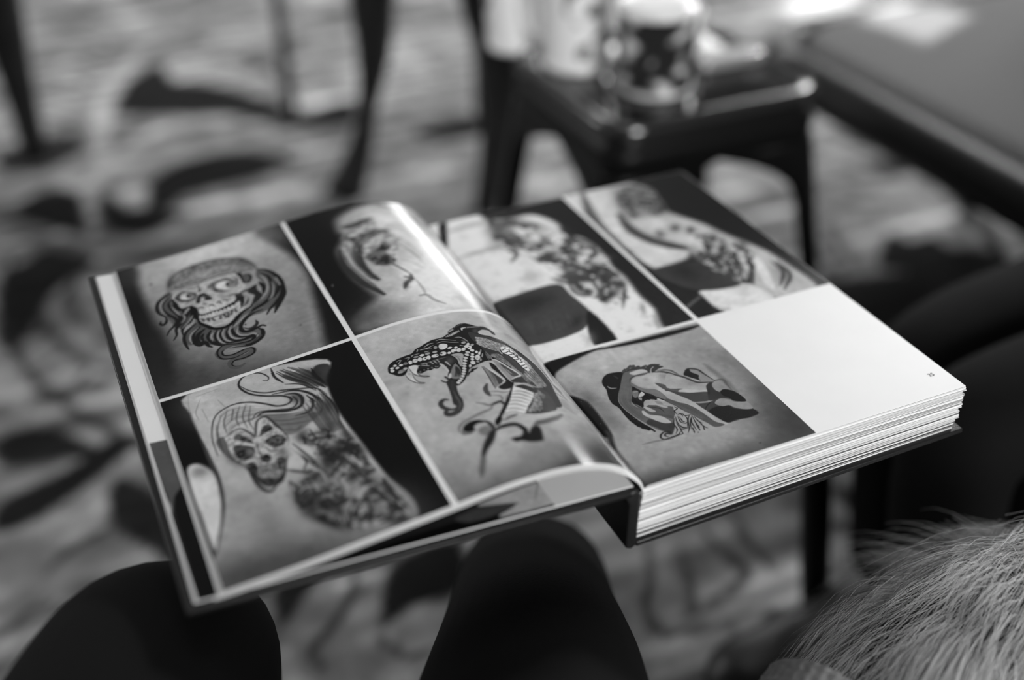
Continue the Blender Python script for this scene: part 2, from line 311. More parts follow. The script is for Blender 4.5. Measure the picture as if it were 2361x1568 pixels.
PRINT['skull_hair']=(13,[('P',182,24.4,1,[2289,1635,1822,1650,1470,1536,1536,1332,1557,1097,1550,918,1528,707,1514,539,1491,357,1446,198,1440,90,1464,3,1512,-116,1756,-174,2451,-52,2478,160,2416,273,2350,459,2304,627,2287,822,2296,969,2299,1117,2301,1270,2305,1445]),
('B',205,0,0.5,[2137,1416,1931,1295,2178,1233]),
('B',75,0,0.85,[2054,-4,1465,-66,2073,-271]),
('B',60,0,0.7,[2310,42,1951,-5,2320,-124]),
('B',130,0,0.5,[2233,524,2090,446,2286,300]),
('B',85,0,0.4,[2119,334,2028,335,2125,108]),
('B',90,0,0.5,[1533,119,1397,39,1599,-65]),
('P',215,26.5,1,[2419,964,2367,993,2315,922,2294,826,2306,654,2333,512,2372,395,2414,284,2425,374,2426,551,2431,762]),
('B',90,0,0.6,[2358,917,2305,889,2368,867]),
('L',40,19.7,0.8,[2309,1275,2295,1115,2289,965,2283,821,2302,626,2348,458,2416,273],11.3),
('L',70,6.1,0.4,[2222,1563,2274,1445,2273,1365],3.6),
('L',110,4.5,0.5,[2281,1630,2303,1478,2295,1299],6.0),
('L',110,4.8,0.5,[2236,1457,2228,1324],6.4),
('L',110,4.9,0.5,[2243,1592,2113,1603],6.5),
('L',110,4.8,0.5,[2137,1499,2108,1384],6.4),
('L',28,14.5,0.9,[2247,1001,2242,1162,2205,1310,2154,1379,2067,1408,1982,1383,1906,1320,1849,1261,1789,1247,1761,1279,1793,1332,1888,1391,1962,1462,1997,1550,1982,1611,1937,1644,1865,1629,1825,1565,1834,1527,1860,1539],5.2),
('L',28,11.4,0.9,[1993,1566,1955,1491,1881,1420,1795,1392,1712,1357,1607,1301,1569,1210],5.2),
('L',28,19.3,0.9,[1845,1381,1732,1353,1665,1293,1626,1204,1623,1121,1663,1049],5.1),
('L',28,22.4,0.9,[1781,1341,1724,1314,1704,1253,1732,1188,1806,1186,1926,1243,1976,1226],5.1),
('L',28,12.2,0.9,[1746,1302,1736,1239,1775,1198,1858,1226,1958,1262,2006,1212],4.9),
('L',28,19.2,0.9,[1673,1265,1658,1190,1697,1118,1778,1120],5.1),
('L',28,15.1,0.9,[1601,1288,1568,1152,1563,1050,1572,962],4.8),
('L',28,16.5,0.9,[1789,1630,1790,1535,1760,1454],5.3),
('L',28,19.6,0.9,[1647,1453,1592,1350,1558,1278],5.2),
('L',28,19.7,0.9,[1578,1497,1575,1408,1560,1331],5.2),
('L',28,9.8,0.9,[1756,1435,1676,1385,1613,1279],5.2),
('B',40,0,0.7,[1736,1272,1712,1217,1761,1238]),
('B',30,0,0.7,[1595,1438,1559,1379,1622,1389]),
('H',22,9.8,0.8,[1782,1581,1728,1469,1654,1364,1587,1180],70,16,[1666,1588,1598,1492,1559,1398,1538,1281]),
('H',22,10.5,0.75,[1586,1278,1569,1119,1569,944,1560,772],80,18,[1728,1202,1709,1046,1691,896,1677,768]),
('H',120,7.6,0.5,[1578,1239,1573,1074,1569,913],190,10,[1701,1136,1694,1006,1676,857]),
('H',60,6.4,0.6,[2186,1316,2108,1384,1989,1353,1853,1247],120,12,[2163,1147,2097,1202,2025,1208,1949,1225]),
('P',24,19.7,0.8,[1545,1511,1472,1465,1538,1281,1572,1354,1595,1438]),
('B',30,0,0.6,[1600,1107,1565,1107,1607,1021]),
('L',75,9.0,0.7,[2153,1345,2200,1215,2207,1066],7.5),
('L',75,9.5,0.7,[2112,1370,2153,1267,2159,1161],7.9),
('L',75,9.6,0.7,[2077,1365,2108,1271],8.0),
('L',75,9.5,0.7,[2038,1376,2081,1271,2082,1193],8.0),
('L',75,9.5,0.7,[2003,1371,2046,1268,2046,1157],8.0),
('L',75,9.5,0.7,[1983,1343,2022,1220,2018,1126],7.9),
('L',75,9.4,0.7,[2195,1273,2215,1146,2211,1010],7.8),
('L',75,9.5,0.7,[1933,1216,1813,1158,1720,1132,1639,1162],8.0),
('L',75,9.0,0.7,[1913,1155,1828,1104,1717,1082],7.5),
('L',75,9.0,0.7,[1893,1096,1797,1053,1713,1033],7.5),
('L',75,9.4,0.7,[1888,1047,1812,1000,1770,1021],7.8),
('P',60,18.9,0.55,[1964,1235,1868,1190,1775,1134,1655,1075,1717,1020,1838,970,1907,1044,1921,1160]),
('P',55,14.5,0.7,[2229,1123,2209,979,2136,823,2105,778,2106,879,2172,959,2173,1138]),
('P',195,8.9,1,[1983,1198,1937,1202,1913,1155,1912,1092,1880,1042,1866,980,1878,920,1925,846,1984,852,2054,878,2127,861,2175,945,2178,1080,2174,1154,2121,1177,2079,1169,2041,1108,2024,1068]),
('L',35,15.7,0.7,[2173,1138,2122,1170,2079,1169,2042,1101,2024,1068,1986,1184,1936,1204,1911,1146,1886,1054,1868,958,1885,894],9.4),
('P',30,11.8,1,[2001,1055,1966,1125,1931,1120,1925,1076,1964,1062]),
('P',45,12.5,1,[2138,1103,2105,1130,2061,1059,2048,1007,2097,1057]),
('P',20,11.7,1,[2153,1037,2112,1029,2062,984,2057,938,2097,894,2142,906,2159,974]),
('P',75,12.3,0.9,[2067,921,2079,900,2097,897,2109,916,2109,945,2097,967,2079,970,2067,950]),
('P',26,11.8,1,[1985,999,1931,1019,1887,985,1884,932,1939,905,1977,943]),
('P',90,11.8,0.9,[1904,955,1917,934,1936,935,1949,954,1950,982,1937,1000,1919,999,1905,981]),
('P',20,8.9,1,[1915,957,1920,948,1928,948,1933,955,1933,968,1928,977,1920,978,1915,969]),
('L',50,11.7,0.7,[2030,1011,2038,942,2036,882],8.8),
('L',45,11.7,0.7,[2002,949,1974,889,1933,880],8.8),
('L',70,11.6,0.8,[2161,895,2111,925],8.7),
('P',18,11.6,1,[2048,868,2009,887,1991,841,2021,808]),
('P',16,14.2,1,[2099,802,2092,729,2044,688,1989,670,1938,766,1910,807,1971,645,2021,612,2075,630,2107,702,2121,815]),
('P',165,11.4,1,[2089,790,2041,798,1958,786,1956,748,1991,726,2055,742]),
('L',25,8.2,0.8,[2076,811,2086,756],5.4),
('L',25,8.6,0.8,[2058,807,2069,751],5.8),
('L',25,8.6,0.8,[2040,803,2051,745],5.8),
('L',25,8.6,0.8,[2022,799,2034,741],5.7),
('L',25,8.6,0.8,[2005,795,2017,735],5.8),
('L',25,8.6,0.8,[1987,791,1999,731],5.8),
('L',25,8.6,0.8,[1969,787,1982,724],5.7),
('L',25,8.2,0.8,[1951,783,1965,719],5.5),
('P',14,13.6,1,[2112,853,2083,850,2076,790,2107,737,2116,784]),
('P',14,13.7,1,[1968,813,1928,803,1944,713,1973,729]),
('L',28,19.9,0.9,[2128,820,2116,700,2095,619,2063,581,2021,612],11.4),
('L',120,11.4,0.6,[2104,680,2075,630,2034,627],8.5),
('N',30,39.8,0.8,[1796,930,1567,806,1537,524,1482,193,1494,21,1607,26,1815,134,1959,331,1967,507,1956,635,1827,643],165),
('B',200,0,0.9,[1829,816,1766,722,1864,755]),
('B',195,0,0.8,[1893,710,1835,674,1910,650]),
('B',45,0,0.8,[1796,930,1777,889,1831,887]),
('B',40,0,0.7,[1702,888,1652,888,1705,847]),
('B',190,0,0.7,[1728,889,1696,880,1732,870]),
('B',25,0,0.9,[1651,709,1598,590,1693,659]),
('B',25,0,0.85,[1732,671,1696,648,1761,575]),
('B',30,0,0.85,[1596,503,1568,408,1625,480]),
('B',150,0,0.8,[1616,601,1585,533,1631,583]),
('B',160,0,0.7,[1580,551,1566,541,1596,503]),
('B',60,0,0.7,[1812,550,1751,463,1851,484]),
('B',170,0,0.7,[1920,614,1884,593,1933,567]),
('B',30,0,0.85,[1916,450,1859,395,1956,358]),
('B',160,0,0.7,[1846,489,1799,488,1849,452]),
('B',35,0,0.8,[1824,316,1760,208,1859,267]),
('B',165,0,0.9,[1644,355,1585,362,1646,317]),
('B',160,0,0.7,[1719,439,1697,392,1745,409]),
('B',30,0,0.8,[1657,471,1629,455,1676,415]),
('B',60,0,0.6,[1740,371,1697,348,1754,327]),
('B',30,0,0.8,[1881,235,1822,154,1900,206]),
('B',40,0,0.8,[1842,175,1809,119,1857,155]),
('B',80,0,0.6,[1557,290,1507,182,1610,231]),
('B',45,0,0.8,[1592,310,1549,194,1600,303]),
('B',110,0,0.7,[1615,168,1574,81,1655,126]),
('B',40,0,0.8,[1558,212,1516,63,1566,206]),
('B',30,0,0.8,[1552,42,1500,34,1559,4]),
('B',50,0,0.7,[1716,189,1735,90,1726,192]),
('B',55,0,0.7,[1678,129,1668,126,1691,64]),
('B',30,0,0.7,[1914,343,1872,320,1930,289]),
('B',45,0,0.8,[1813,690,1766,566,1820,684]),
('B',45,0,0.7,[1885,648,1818,590,1889,639]),
('B',60,0,0.7,[1718,578,1699,512,1737,561]),
('B',190,0,0.6,[1673,781,1643,763,1682,749]),
('B',30,0,0.7,[1579,797,1563,740,1602,777]),
('B',25,0,0.8,[1563,655,1545,588,1594,629]),
('L',32,14.8,0.75,[1743,959,1732,876,1687,849,1657,890,1681,929],11.8),
('L',32,14.7,0.75,[1792,912,1799,858],11.8),
('L',32,14.5,0.75,[1860,893,1813,749,1783,645],11.6),
('L',32,13.5,0.75,[1940,696,1870,640,1798,625],10.8),
('L',32,14.3,0.75,[1843,765,1835,705,1867,652],11.4),
('L',32,13.3,0.75,[1955,609,1932,512,1972,431],10.6),
('L',32,13.9,0.75,[1877,588,1860,471,1907,366],11.1),
('L',32,14.1,0.75,[1631,552,1604,426,1584,333],11.3),
('L',32,13.0,0.75,[1584,333,1548,193,1510,68],10.4),
('L',32,13.0,0.75,[1641,313,1650,189,1671,100],10.4),
('L',32,12.8,0.75,[1719,281,1767,181,1787,93],10.2),
('L',32,13.0,0.75,[1817,391,1788,270,1794,147],10.4),
('L',32,14.2,0.75,[1652,650,1624,521],11.4),
('L',32,13.2,0.75,[1519,375,1516,239],10.6),
('L',32,13.0,0.75,[1514,290,1493,161,1478,86],10.4),
('L',185,13.5,0.7,[1827,643,1790,593,1783,505],10.8),
('L',185,13.9,0.7,[1718,495,1704,405,1733,341],11.2),
('L',185,14.3,0.7,[1608,624,1588,526],11.5),
('L',185,13.6,0.7,[1842,679,1808,618],10.8),
('L',185,14.1,0.7,[1938,489,1897,518,1843,501],11.3),
('L',185,13.2,0.7,[1677,307,1619,354,1577,354],10.6),
('N',45,20.5,0.32,[2174,1154,2079,1169,2024,1068,1937,1202,1912,1092,1868,973,1918,841,1968,657,2075,630,2114,740,2178,933],185),
('B',60,0,0.5,[2181,920,2151,860,2200,892]),
('B',70,0,0.5,[1925,846,1895,827,1939,794]),
('H',30,7.1,0.5,[2121,815,2101,692,2058,600],90,14,[1910,807,1957,664,2026,595])])
PRINT['bird']=(14,[('P',150,117.3,1,[911,3128,752,3218,469,3310,0,3439,378,1654,628,1609,967,1669,1197,1706,1203,1821,1098,1919,997,2001,1011,2113,1049,2292,1058,2505,1039,2690,956,2828,959,2972]),
('B',215,0,0.95,[536,2231,0,3001,558,1707]),  # these whites paint the window sheen of the curved page into the print
('B',220,0,0.8,[599,2938,463,2734,683,2793]),
('B',45,0,0.7,[1133,1815,922,1832,1151,1671]),
('B',110,0,0.5,[894,1771,671,1811,914,1660]),
('B',185,0,0.7,[599,1776,466,1647,685,1635]),
('L',38,66.7,0.9,[1032,2685,1050,2531,1037,2330,1000,2168,949,2011],23.6),
('L',110,11.8,0.6,[1024,2514,1012,2315,979,2140],11.8),
('L',34,78.0,0.9,[887,2722,940,2597,968,2448,965,2319,921,2201],28.7),
('L',58,105.0,0.85,[940,2631,848,2772,754,2815,655,2822],43.8),
('L',50,68.5,0.85,[915,2984,829,2977,698,3033],34.3),
('L',30,50.8,0.9,[969,2888,934,2799,883,2808],33.9),
('P',170,43.4,1,[897,2574,845,2684,747,2742,624,2726,696,2657,810,2599,889,2503]),
('B',150,0,0.5,[973,2649,926,2658,993,2504]),
('P',32,37.2,1,[893,2538,802,2577,738,2652,711,2592,768,2495,732,2398,794,2351,866,2387,896,2459]),
('L',60,22.5,0.8,[750,2639,647,2661,606,2688],22.5),
('B',110,0,0.6,[786,2487,766,2477,796,2458]),
('L',70,16.3,0.9,[789,2390,747,2289,701,2163],12.2),
('L',130,12.8,0.6,[725,2395,651,2342,590,2234],17.0),
('L',60,34.8,0.9,[755,2158,722,2124,769,2079,805,2020],19.3),
('B',40,0,0.7,[785,2055,769,2048,801,2010]),
('L',60,24.2,0.8,[711,2168,721,2108],12.1),
('L',85,26.6,0.9,[750,1897,704,1890,680,1816,631,1752],11.4),
('L',85,19.9,0.6,[701,2101,699,1963,711,1891],16.0),
('H',120,9.1,0.7,[729,2842,629,2853,534,2774,473,2606,423,2415],185,16,[664,2915,559,2936,454,2878,401,2681,326,2534]),
('L',60,37.4,0.7,[579,3239,468,3192,377,3076,328,2943],32.0),
('B',120,0,0.8,[1203,2292,1198,2287,1207,2280]),
('N',35,37.4,0.35,[940,2631,853,2757,720,2821,618,2744,657,2544,749,2370,873,2367,911,2483],190),
('N',60,33.9,0.35,[978,2858,840,2945,688,3012,698,2886,843,2786,1002,2632],190),
('H',60,9.8,0.5,[1041,2657,1041,2460,1004,2247,955,2036],170,14,[971,2682,985,2491,965,2319,928,2204]),
('H',110,9.9,0.5,[747,2742,615,2708,543,2530,497,2332],200,12,[736,2633,646,2575,592,2398,575,2233]),
('B',225,0,0.6,[550,1996,294,2289,542,1699])])  # more page sheen painted white towards the spine
PRINT['snake']=(172,[('B',205,0,0.6,[912,1605,451,1741,951,1388]),
('B',40,0,0.95,[623,-73,0,273,682,-255]),
('B',60,0,0.85,[1114,-59,785,-76,1141,-192]),
('B',100,0,0.5,[832,97,0,484,872,-46]),
('B',190,0,0.4,[1156,698,974,586,1268,402]),
('B',70,0,0.7,[242,66,0,103,500,-196]),
('B',48,0,0.8,[733,-148,0,198,804,-380]),
('B',90,0,0.5,[1303,163,1043,135,1329,14]),
('P',26,3.4,1,[1191,1240,1178,1269,1149,1293,1110,1305,1067,1309,1018,1311,987,1338,947,1353,905,1372,857,1388,801,1387,751,1417,738,1439,690,1470,652,1494,613,1499,584,1483,550,1456,499,1446,473,1411,460,1371,467,1347,482,1355,490,1396,512,1407,534,1408,567,1383,564,1356,529,1334,496,1281,466,1223,444,1148,539,943,587,1035,615,1053,658,1058,731,1024,776,1006,816,951,853,910,887,891,901,897,919,961,916,988,887,1035,846,1088,818,1105,814,1134,838,1185,908,1182,958,1176,1013,1175,1041,1193,1073,1199,1092,1175,1119,1138,1155,1143,1182,1180,1197,1206]),
('P',38,3.3,1,[1013,1175,939,1190,875,1196,824,1177,811,1133,824,1090,862,1046,885,1033,890,1037,894,1087,905,1118,953,1110,1006,1105,1036,1098,1051,1119,1045,1164]),
('B',85,0,0.7,[846,1138,826,1129,859,1107]),
('P',185,4.9,1,[913,1134,897,1131,887,1095,886,1046,896,1039,902,1084]),
('P',160,5.1,1,[876,1140,862,1134,859,1089,866,1097]),
('P',160,4.9,1,[818,1193,774,1189,750,1168,769,1125,804,1055,810,1083,802,1129,809,1171]),
('L',90,6.5,0.7,[805,1182,790,1149,795,1095],6.5),
('L',120,5.1,0.7,[791,1181,777,1149],4.1),
('L',170,8.2,0.8,[1009,1186,978,1179,979,1157],4.9),
('L',170,8.5,0.8,[951,1178,943,1155],5.1),
('L',170,8.2,0.8,[930,1180,923,1152],4.9),
('L',170,8.1,0.8,[908,1182,905,1155],4.9),
('L',170,8.1,0.8,[1005,1171,973,1146],4.9),
('L',140,6.5,0.6,[985,1177,908,1182,846,1182],4.9),
('L',26,19.4,1,[1047,1131,1020,1139,1016,1114,991,1125,977,1109,952,1120,938,1104,914,1115],4.9),
('P',140,3.9,0.8,[1031,1112,1034,1110,1038,1109,1041,1113,1040,1118,1037,1122,1034,1121,1031,1117]),
('P',140,3.9,0.8,[1006,1118,1008,1116,1012,1115,1015,1119,1014,1124,1011,1127,1008,1127,1005,1123]),
('P',140,3.9,0.8,[982,1118,985,1114,989,1114,991,1117,991,1122,988,1126,984,1127,981,1123]),
('P',140,3.9,0.8,[958,1117,961,1113,965,1114,968,1116,968,1121,965,1125,960,1126,958,1122]),
('P',140,3.9,0.8,[936,1118,939,1114,943,1114,945,1117,945,1122,942,1126,938,1127,936,1123]),
('P',212,3.2,1,[1081,1187,1060,1197,1036,1189,1030,1163,1052,1125,1048,1084,1006,1050,1031,1057,1064,1093,1078,1129]),
('L',30,6.5,0.9,[1081,1187,1078,1129,1064,1093,1031,1057,1006,1050,1047,1084,1052,1125,1032,1162],3.9),
('P',200,3.2,1,[1119,1143,1085,1147,1085,1116,1087,1069,1075,1029,1050,1005,1075,1011,1105,1056,1119,1102]),
('L',30,6.1,0.9,[1119,1143,1119,1102,1105,1056,1074,1013,1050,1005,1075,1029,1086,1072,1083,1120],3.7),
('B',110,0,0.5,[1098,1131,1090,1125,1102,1121]),
('P',200,3.0,1,[1133,1249,1138,1243,1146,1241,1152,1245,1153,1253,1148,1261,1141,1262,1134,1257]),
('P',200,2.9,1,[1099,1234,1104,1228,1113,1226,1121,1231,1122,1240,1117,1246,1108,1248,1101,1243]),
('P',200,2.9,1,[1127,1221,1132,1215,1140,1213,1147,1217,1148,1226,1144,1232,1135,1234,1129,1229]),
('P',200,2.8,1,[1155,1233,1159,1229,1168,1227,1175,1232,1176,1240,1172,1245,1163,1246,1156,1241]),
('P',200,2.9,1,[1161,1210,1167,1201,1175,1198,1182,1204,1183,1215,1178,1225,1169,1227,1162,1220]),
('P',115,3.0,1,[1070,1235,1076,1226,1086,1225,1094,1230,1095,1241,1089,1249,1080,1251,1072,1245]),
('P',200,3.0,1,[1043,1230,1049,1217,1058,1214,1065,1220,1065,1235,1059,1246,1050,1250,1043,1243]),
('P',200,3.0,1,[1010,1230,1017,1217,1029,1212,1038,1220,1039,1236,1031,1249,1020,1252,1011,1244]),
('P',200,3.0,1,[982,1230,990,1215,1001,1212,1008,1219,1009,1233,1002,1246,991,1251,983,1243]),
('P',200,3.1,1,[953,1223,960,1211,972,1208,980,1214,981,1227,975,1237,964,1241,955,1235]),
('P',200,2.9,1,[932,1223,939,1210,949,1204,955,1212,955,1227,948,1240,939,1244,932,1238]),
('P',200,3.0,1,[884,1221,893,1209,908,1207,922,1213,925,1225,916,1237,900,1240,887,1233]),
('P',200,3.1,1,[834,1223,844,1209,859,1205,872,1211,874,1225,865,1239,849,1244,837,1237]),
('P',200,3.1,1,[808,1216,813,1208,822,1205,829,1210,830,1218,825,1224,816,1228,809,1223]),
('P',200,3.0,1,[771,1224,779,1212,792,1208,803,1214,805,1226,797,1238,783,1242,773,1235]),
('P',200,3.0,1,[742,1219,750,1204,762,1199,772,1206,772,1220,764,1234,752,1239,742,1234]),
('P',200,3.1,1,[715,1218,722,1206,733,1201,741,1205,741,1218,734,1230,723,1235,715,1231]),
('P',200,3.1,1,[956,1261,962,1255,973,1252,982,1258,984,1267,978,1273,967,1275,958,1270]),
('P',130,3.0,1,[992,1263,998,1257,1009,1256,1020,1260,1022,1269,1016,1274,1005,1275,995,1271]),
('P',150,3.0,1,[920,1262,926,1256,938,1254,948,1258,951,1266,945,1272,933,1275,922,1270]),
('P',165,3.0,1,[877,1260,884,1252,894,1251,904,1255,906,1263,900,1269,889,1272,879,1268]),
('P',200,3.1,1,[782,1262,788,1257,799,1254,809,1258,811,1265,806,1270,794,1273,785,1269]),
('P',200,3.1,1,[752,1250,757,1244,766,1240,774,1244,775,1252,770,1258,761,1261,754,1258]),
('P',200,3.1,1,[686,1242,693,1230,706,1224,715,1228,716,1240,708,1253,696,1258,686,1255]),
('P',200,3.1,1,[673,1226,682,1210,692,1204,701,1209,700,1224,692,1238,681,1245,673,1241]),
('P',150,3.3,1,[685,1288,692,1279,703,1274,713,1277,715,1286,708,1295,696,1300,687,1297]),
('P',200,3.1,1,[672,1263,678,1251,687,1246,692,1251,692,1261,686,1271,678,1277,671,1274]),
('P',150,3.3,1,[649,1250,655,1242,664,1237,671,1240,672,1248,667,1256,657,1261,650,1258]),
('P',120,2.8,1,[1102,1178,1110,1171,1126,1171,1140,1179,1145,1188,1136,1195,1120,1195,1106,1188]),
('P',165,2.9,1,[1087,1189,1092,1183,1102,1181,1110,1187,1112,1195,1107,1201,1097,1203,1089,1197]),
('P',150,2.9,1,[1121,1170,1127,1164,1139,1165,1149,1169,1152,1178,1146,1183,1135,1183,1124,1178]),
('P',35,3.4,0.9,[855,1229,859,1223,865,1220,869,1223,870,1230,866,1236,860,1237,856,1235]),
('P',35,3.3,0.9,[958,1225,961,1221,965,1220,968,1222,969,1227,966,1231,962,1232,959,1229]),
('P',35,3.3,0.9,[888,1223,890,1219,894,1217,896,1220,897,1224,894,1228,891,1229,888,1227]),
('P',35,3.4,0.9,[804,1241,808,1235,815,1232,820,1235,821,1243,817,1249,810,1251,804,1249]),
('P',35,3.4,0.9,[781,1210,784,1206,789,1203,791,1207,792,1210,789,1214,785,1217,782,1214]),
('P',35,3.4,0.9,[889,1272,891,1268,894,1267,897,1268,897,1272,895,1275,892,1276,889,1275]),
('P',35,3.3,0.9,[1016,1235,1017,1233,1019,1232,1021,1232,1021,1235,1020,1237,1018,1238,1017,1236]),
('P',35,3.6,0.9,[712,1232,713,1230,716,1229,718,1230,718,1233,717,1235,714,1236,712,1235]),
('P',35,3.6,0.9,[688,1226,691,1222,694,1221,697,1222,698,1225,695,1229,691,1232,688,1231]),
('P',208,3.5,1,[851,1305,836,1324,813,1320,798,1300,812,1273,835,1264,853,1272]),
('P',150,5.2,0.9,[861,1301,867,1291,876,1288,883,1293,883,1305,877,1314,868,1318,861,1312]),
('B',165,0,0.5,[846,1290,837,1286,854,1268]),
('L',185,6.3,0.85,[844,1367,814,1372,781,1350,735,1321],4.2),
('L',185,6.3,0.85,[847,1342,812,1342,769,1316,728,1295],4.2),
('L',185,6.2,0.85,[933,1334,895,1353,867,1353],4.2),
('L',185,6.0,0.85,[962,1323,926,1316,875,1331],4.0),
('L',185,6.6,0.85,[729,1355,696,1348,671,1305],4.4),
('L',185,6.5,0.85,[703,1313,683,1311,670,1291],4.4),
('L',185,5.9,0.85,[1122,1281,1103,1287,1091,1273],3.9),
('L',185,5.9,0.85,[1121,1255,1101,1274],3.9),
('L',185,5.9,0.85,[1069,1286,1043,1281,1060,1262],3.9),
('L',185,5.9,0.85,[1029,1292,1005,1290,978,1288],4.0),
('L',185,5.9,0.85,[973,1330,984,1311],4.0),
('L',185,6.3,0.85,[793,1389,748,1415],4.2),
('L',185,6.0,0.85,[961,1317,939,1318,897,1302],4.0),
('L',185,5.9,0.85,[944,1287,920,1285],4.0),
('L',185,6.2,0.85,[730,1264,714,1252],4.2),
('L',185,5.9,0.85,[1019,1291,1030,1279],4.0),
('P',195,3.4,1,[706,1170,714,1164,723,1168,729,1178,728,1189,721,1193,711,1190,706,1180]),
('P',195,3.4,1,[722,1146,729,1140,738,1144,744,1155,743,1165,736,1169,726,1167,721,1157]),
('P',195,3.4,1,[742,1118,749,1114,758,1117,763,1128,762,1138,755,1142,747,1138,741,1130]),
('P',195,3.4,1,[755,1093,762,1088,770,1092,775,1102,774,1112,767,1116,759,1112,754,1103]),
('P',195,3.4,1,[769,1068,776,1063,785,1067,790,1077,788,1087,782,1092,773,1088,768,1078]),
('P',195,3.4,1,[780,1044,787,1040,795,1043,800,1053,799,1063,792,1067,784,1064,779,1054]),
('P',195,3.2,1,[791,1020,798,1016,806,1019,810,1029,809,1039,802,1043,794,1040,790,1030]),
('P',195,3.4,1,[802,997,808,992,816,995,821,1005,819,1015,813,1019,805,1016,800,1006]),
('P',195,3.2,1,[814,976,820,971,828,974,832,984,831,993,825,997,817,993,812,985]),
('P',195,3.2,1,[827,956,834,951,841,954,845,964,844,973,838,976,831,973,826,965]),
('P',195,3.2,1,[844,937,850,932,857,935,861,945,860,954,854,957,847,954,842,947]),
('P',195,3.2,1,[859,921,865,916,872,919,876,928,875,937,869,941,862,938,857,930]),
('P',195,3.2,1,[875,907,880,904,887,906,892,914,890,923,884,928,877,925,873,916]),
('P',205,3.6,1,[674,1185,682,1176,691,1178,697,1186,695,1198,687,1206,678,1205,672,1197]),
('P',205,3.4,1,[691,1146,696,1142,704,1143,708,1148,708,1156,702,1160,695,1159,690,1154]),
('P',205,3.4,1,[699,1120,707,1113,715,1115,721,1123,720,1133,713,1139,704,1138,698,1130]),
('P',205,3.4,1,[711,1095,717,1090,726,1089,731,1097,729,1107,723,1113,715,1112,710,1104]),
('P',205,3.4,1,[671,1102,685,1084,697,1082,702,1095,696,1118,682,1135,669,1138,665,1123]),
('P',205,3.4,1,[719,1057,729,1047,740,1049,746,1060,743,1074,734,1083,723,1083,716,1072]),
('P',205,3.4,1,[753,1035,760,1028,766,1026,768,1034,764,1045,758,1053,751,1055,750,1047]),
('P',205,3.6,1,[660,1162,666,1155,673,1153,676,1160,673,1171,667,1179,660,1180,657,1173]),
('P',205,3.4,1,[651,1145,658,1135,664,1133,666,1139,663,1151,655,1162,649,1164,647,1158]),
('P',150,3.6,1,[635,1170,642,1158,647,1155,647,1161,642,1173,634,1185,629,1190,630,1182]),
('P',150,3.6,1,[645,1121,654,1107,659,1102,659,1110,652,1126,643,1140,638,1145,638,1138]),
('P',150,3.6,1,[671,1078,678,1068,683,1065,684,1071,680,1084,673,1094,668,1096,667,1090]),
('P',150,3.4,1,[691,1061,696,1059,703,1060,708,1065,708,1072,703,1075,697,1072,692,1067]),
('P',140,4.1,0.7,[685,1102,689,1097,693,1096,695,1099,694,1105,690,1110,686,1111,684,1109]),
('L',170,10.2,0.9,[779,1007,729,1029,669,1048,615,1053,589,1047],5.1),
('L',24,16.1,1,[808,953,787,980,767,987,761,1002,744,1000,727,1010],3.9),
('P',120,6.4,1,[882,1031,830,1092,821,1039,840,975,863,951,901,975]),
('P',45,6.5,1,[835,1071,826,1035,841,988,856,994,851,1041]),
('H',40,4.8,0.8,[851,1041,870,1002,885,973],60,7,[819,1025,836,985,856,953]),
('P',190,4.8,1,[914,993,887,1023,893,989,910,976]),
('L',190,5.8,0.8,[887,1035,847,1083,825,1097],3.9),
('L',30,8.1,0.9,[917,989,892,1031,846,1088,819,1113],3.9),
('L',60,12.8,1,[960,981,951,959,933,944],4.8),
('L',60,12.8,1,[927,1001,921,970],4.8),
('L',30,6.4,0.9,[919,972,894,956,870,943],3.8),
('P',46,7.9,1,[942,948,915,965,889,946,899,904,916,836,924,759,937,710,980,733,964,814,951,889]),
('L',90,9.5,0.7,[909,944,932,879,944,798,955,730],7.9),
('L',200,11.1,1,[656,1421,648,1443,621,1447],4.4),
('L',170,14.1,0.8,[737,1428,708,1445],7.1),
('L',190,14.0,0.8,[775,1381,741,1386,710,1402,676,1416],7.0),
('L',170,5.6,0.8,[761,1380,759,1395],4.2),
('L',170,5.8,0.8,[750,1385,748,1398],4.4),
('L',170,5.8,0.8,[738,1390,736,1402],4.4),
('L',170,5.8,0.8,[726,1394,725,1407],4.4),
('L',170,5.9,0.8,[714,1399,712,1413],4.4),
('L',170,5.6,0.8,[703,1403,700,1418],4.2),
('L',170,5.9,0.8,[691,1408,689,1422],4.4),
('L',170,5.9,0.8,[678,1414,676,1429],4.4),
('L',165,5.6,0.7,[614,1441,608,1450],4.4),
('L',165,5.8,0.7,[605,1441,599,1450],4.6),
('L',165,5.8,0.7,[596,1441,591,1449],4.6),
('L',165,5.8,0.7,[588,1440,582,1449],4.6),
('L',165,5.8,0.7,[579,1440,573,1449],4.6),
('L',165,5.8,0.7,[570,1441,564,1451],4.6),
('L',165,6.0,0.7,[561,1442,555,1451],4.8),
('L',165,5.8,0.7,[552,1442,545,1453],4.7),
('L',165,6.1,0.7,[542,1443,536,1453],4.8),
('L',165,5.9,0.7,[533,1444,527,1455],4.7),
('L',150,5.1,0.6,[720,1449,714,1456],4.4),
('L',150,5.2,0.6,[705,1456,699,1463],4.4),
('L',150,5.0,0.6,[691,1462,684,1469],4.2),
('L',150,5.2,0.6,[676,1468,670,1475],4.4),
('L',150,5.2,0.6,[661,1475,654,1482],4.4),
('L',150,5.2,0.6,[646,1483,639,1490],4.4),
('L',150,5.2,0.6,[630,1490,624,1497],4.5),
('L',150,5.4,0.6,[615,1498,608,1505],4.6),
('B',110,0,0.4,[579,1398,558,1396,595,1360]),
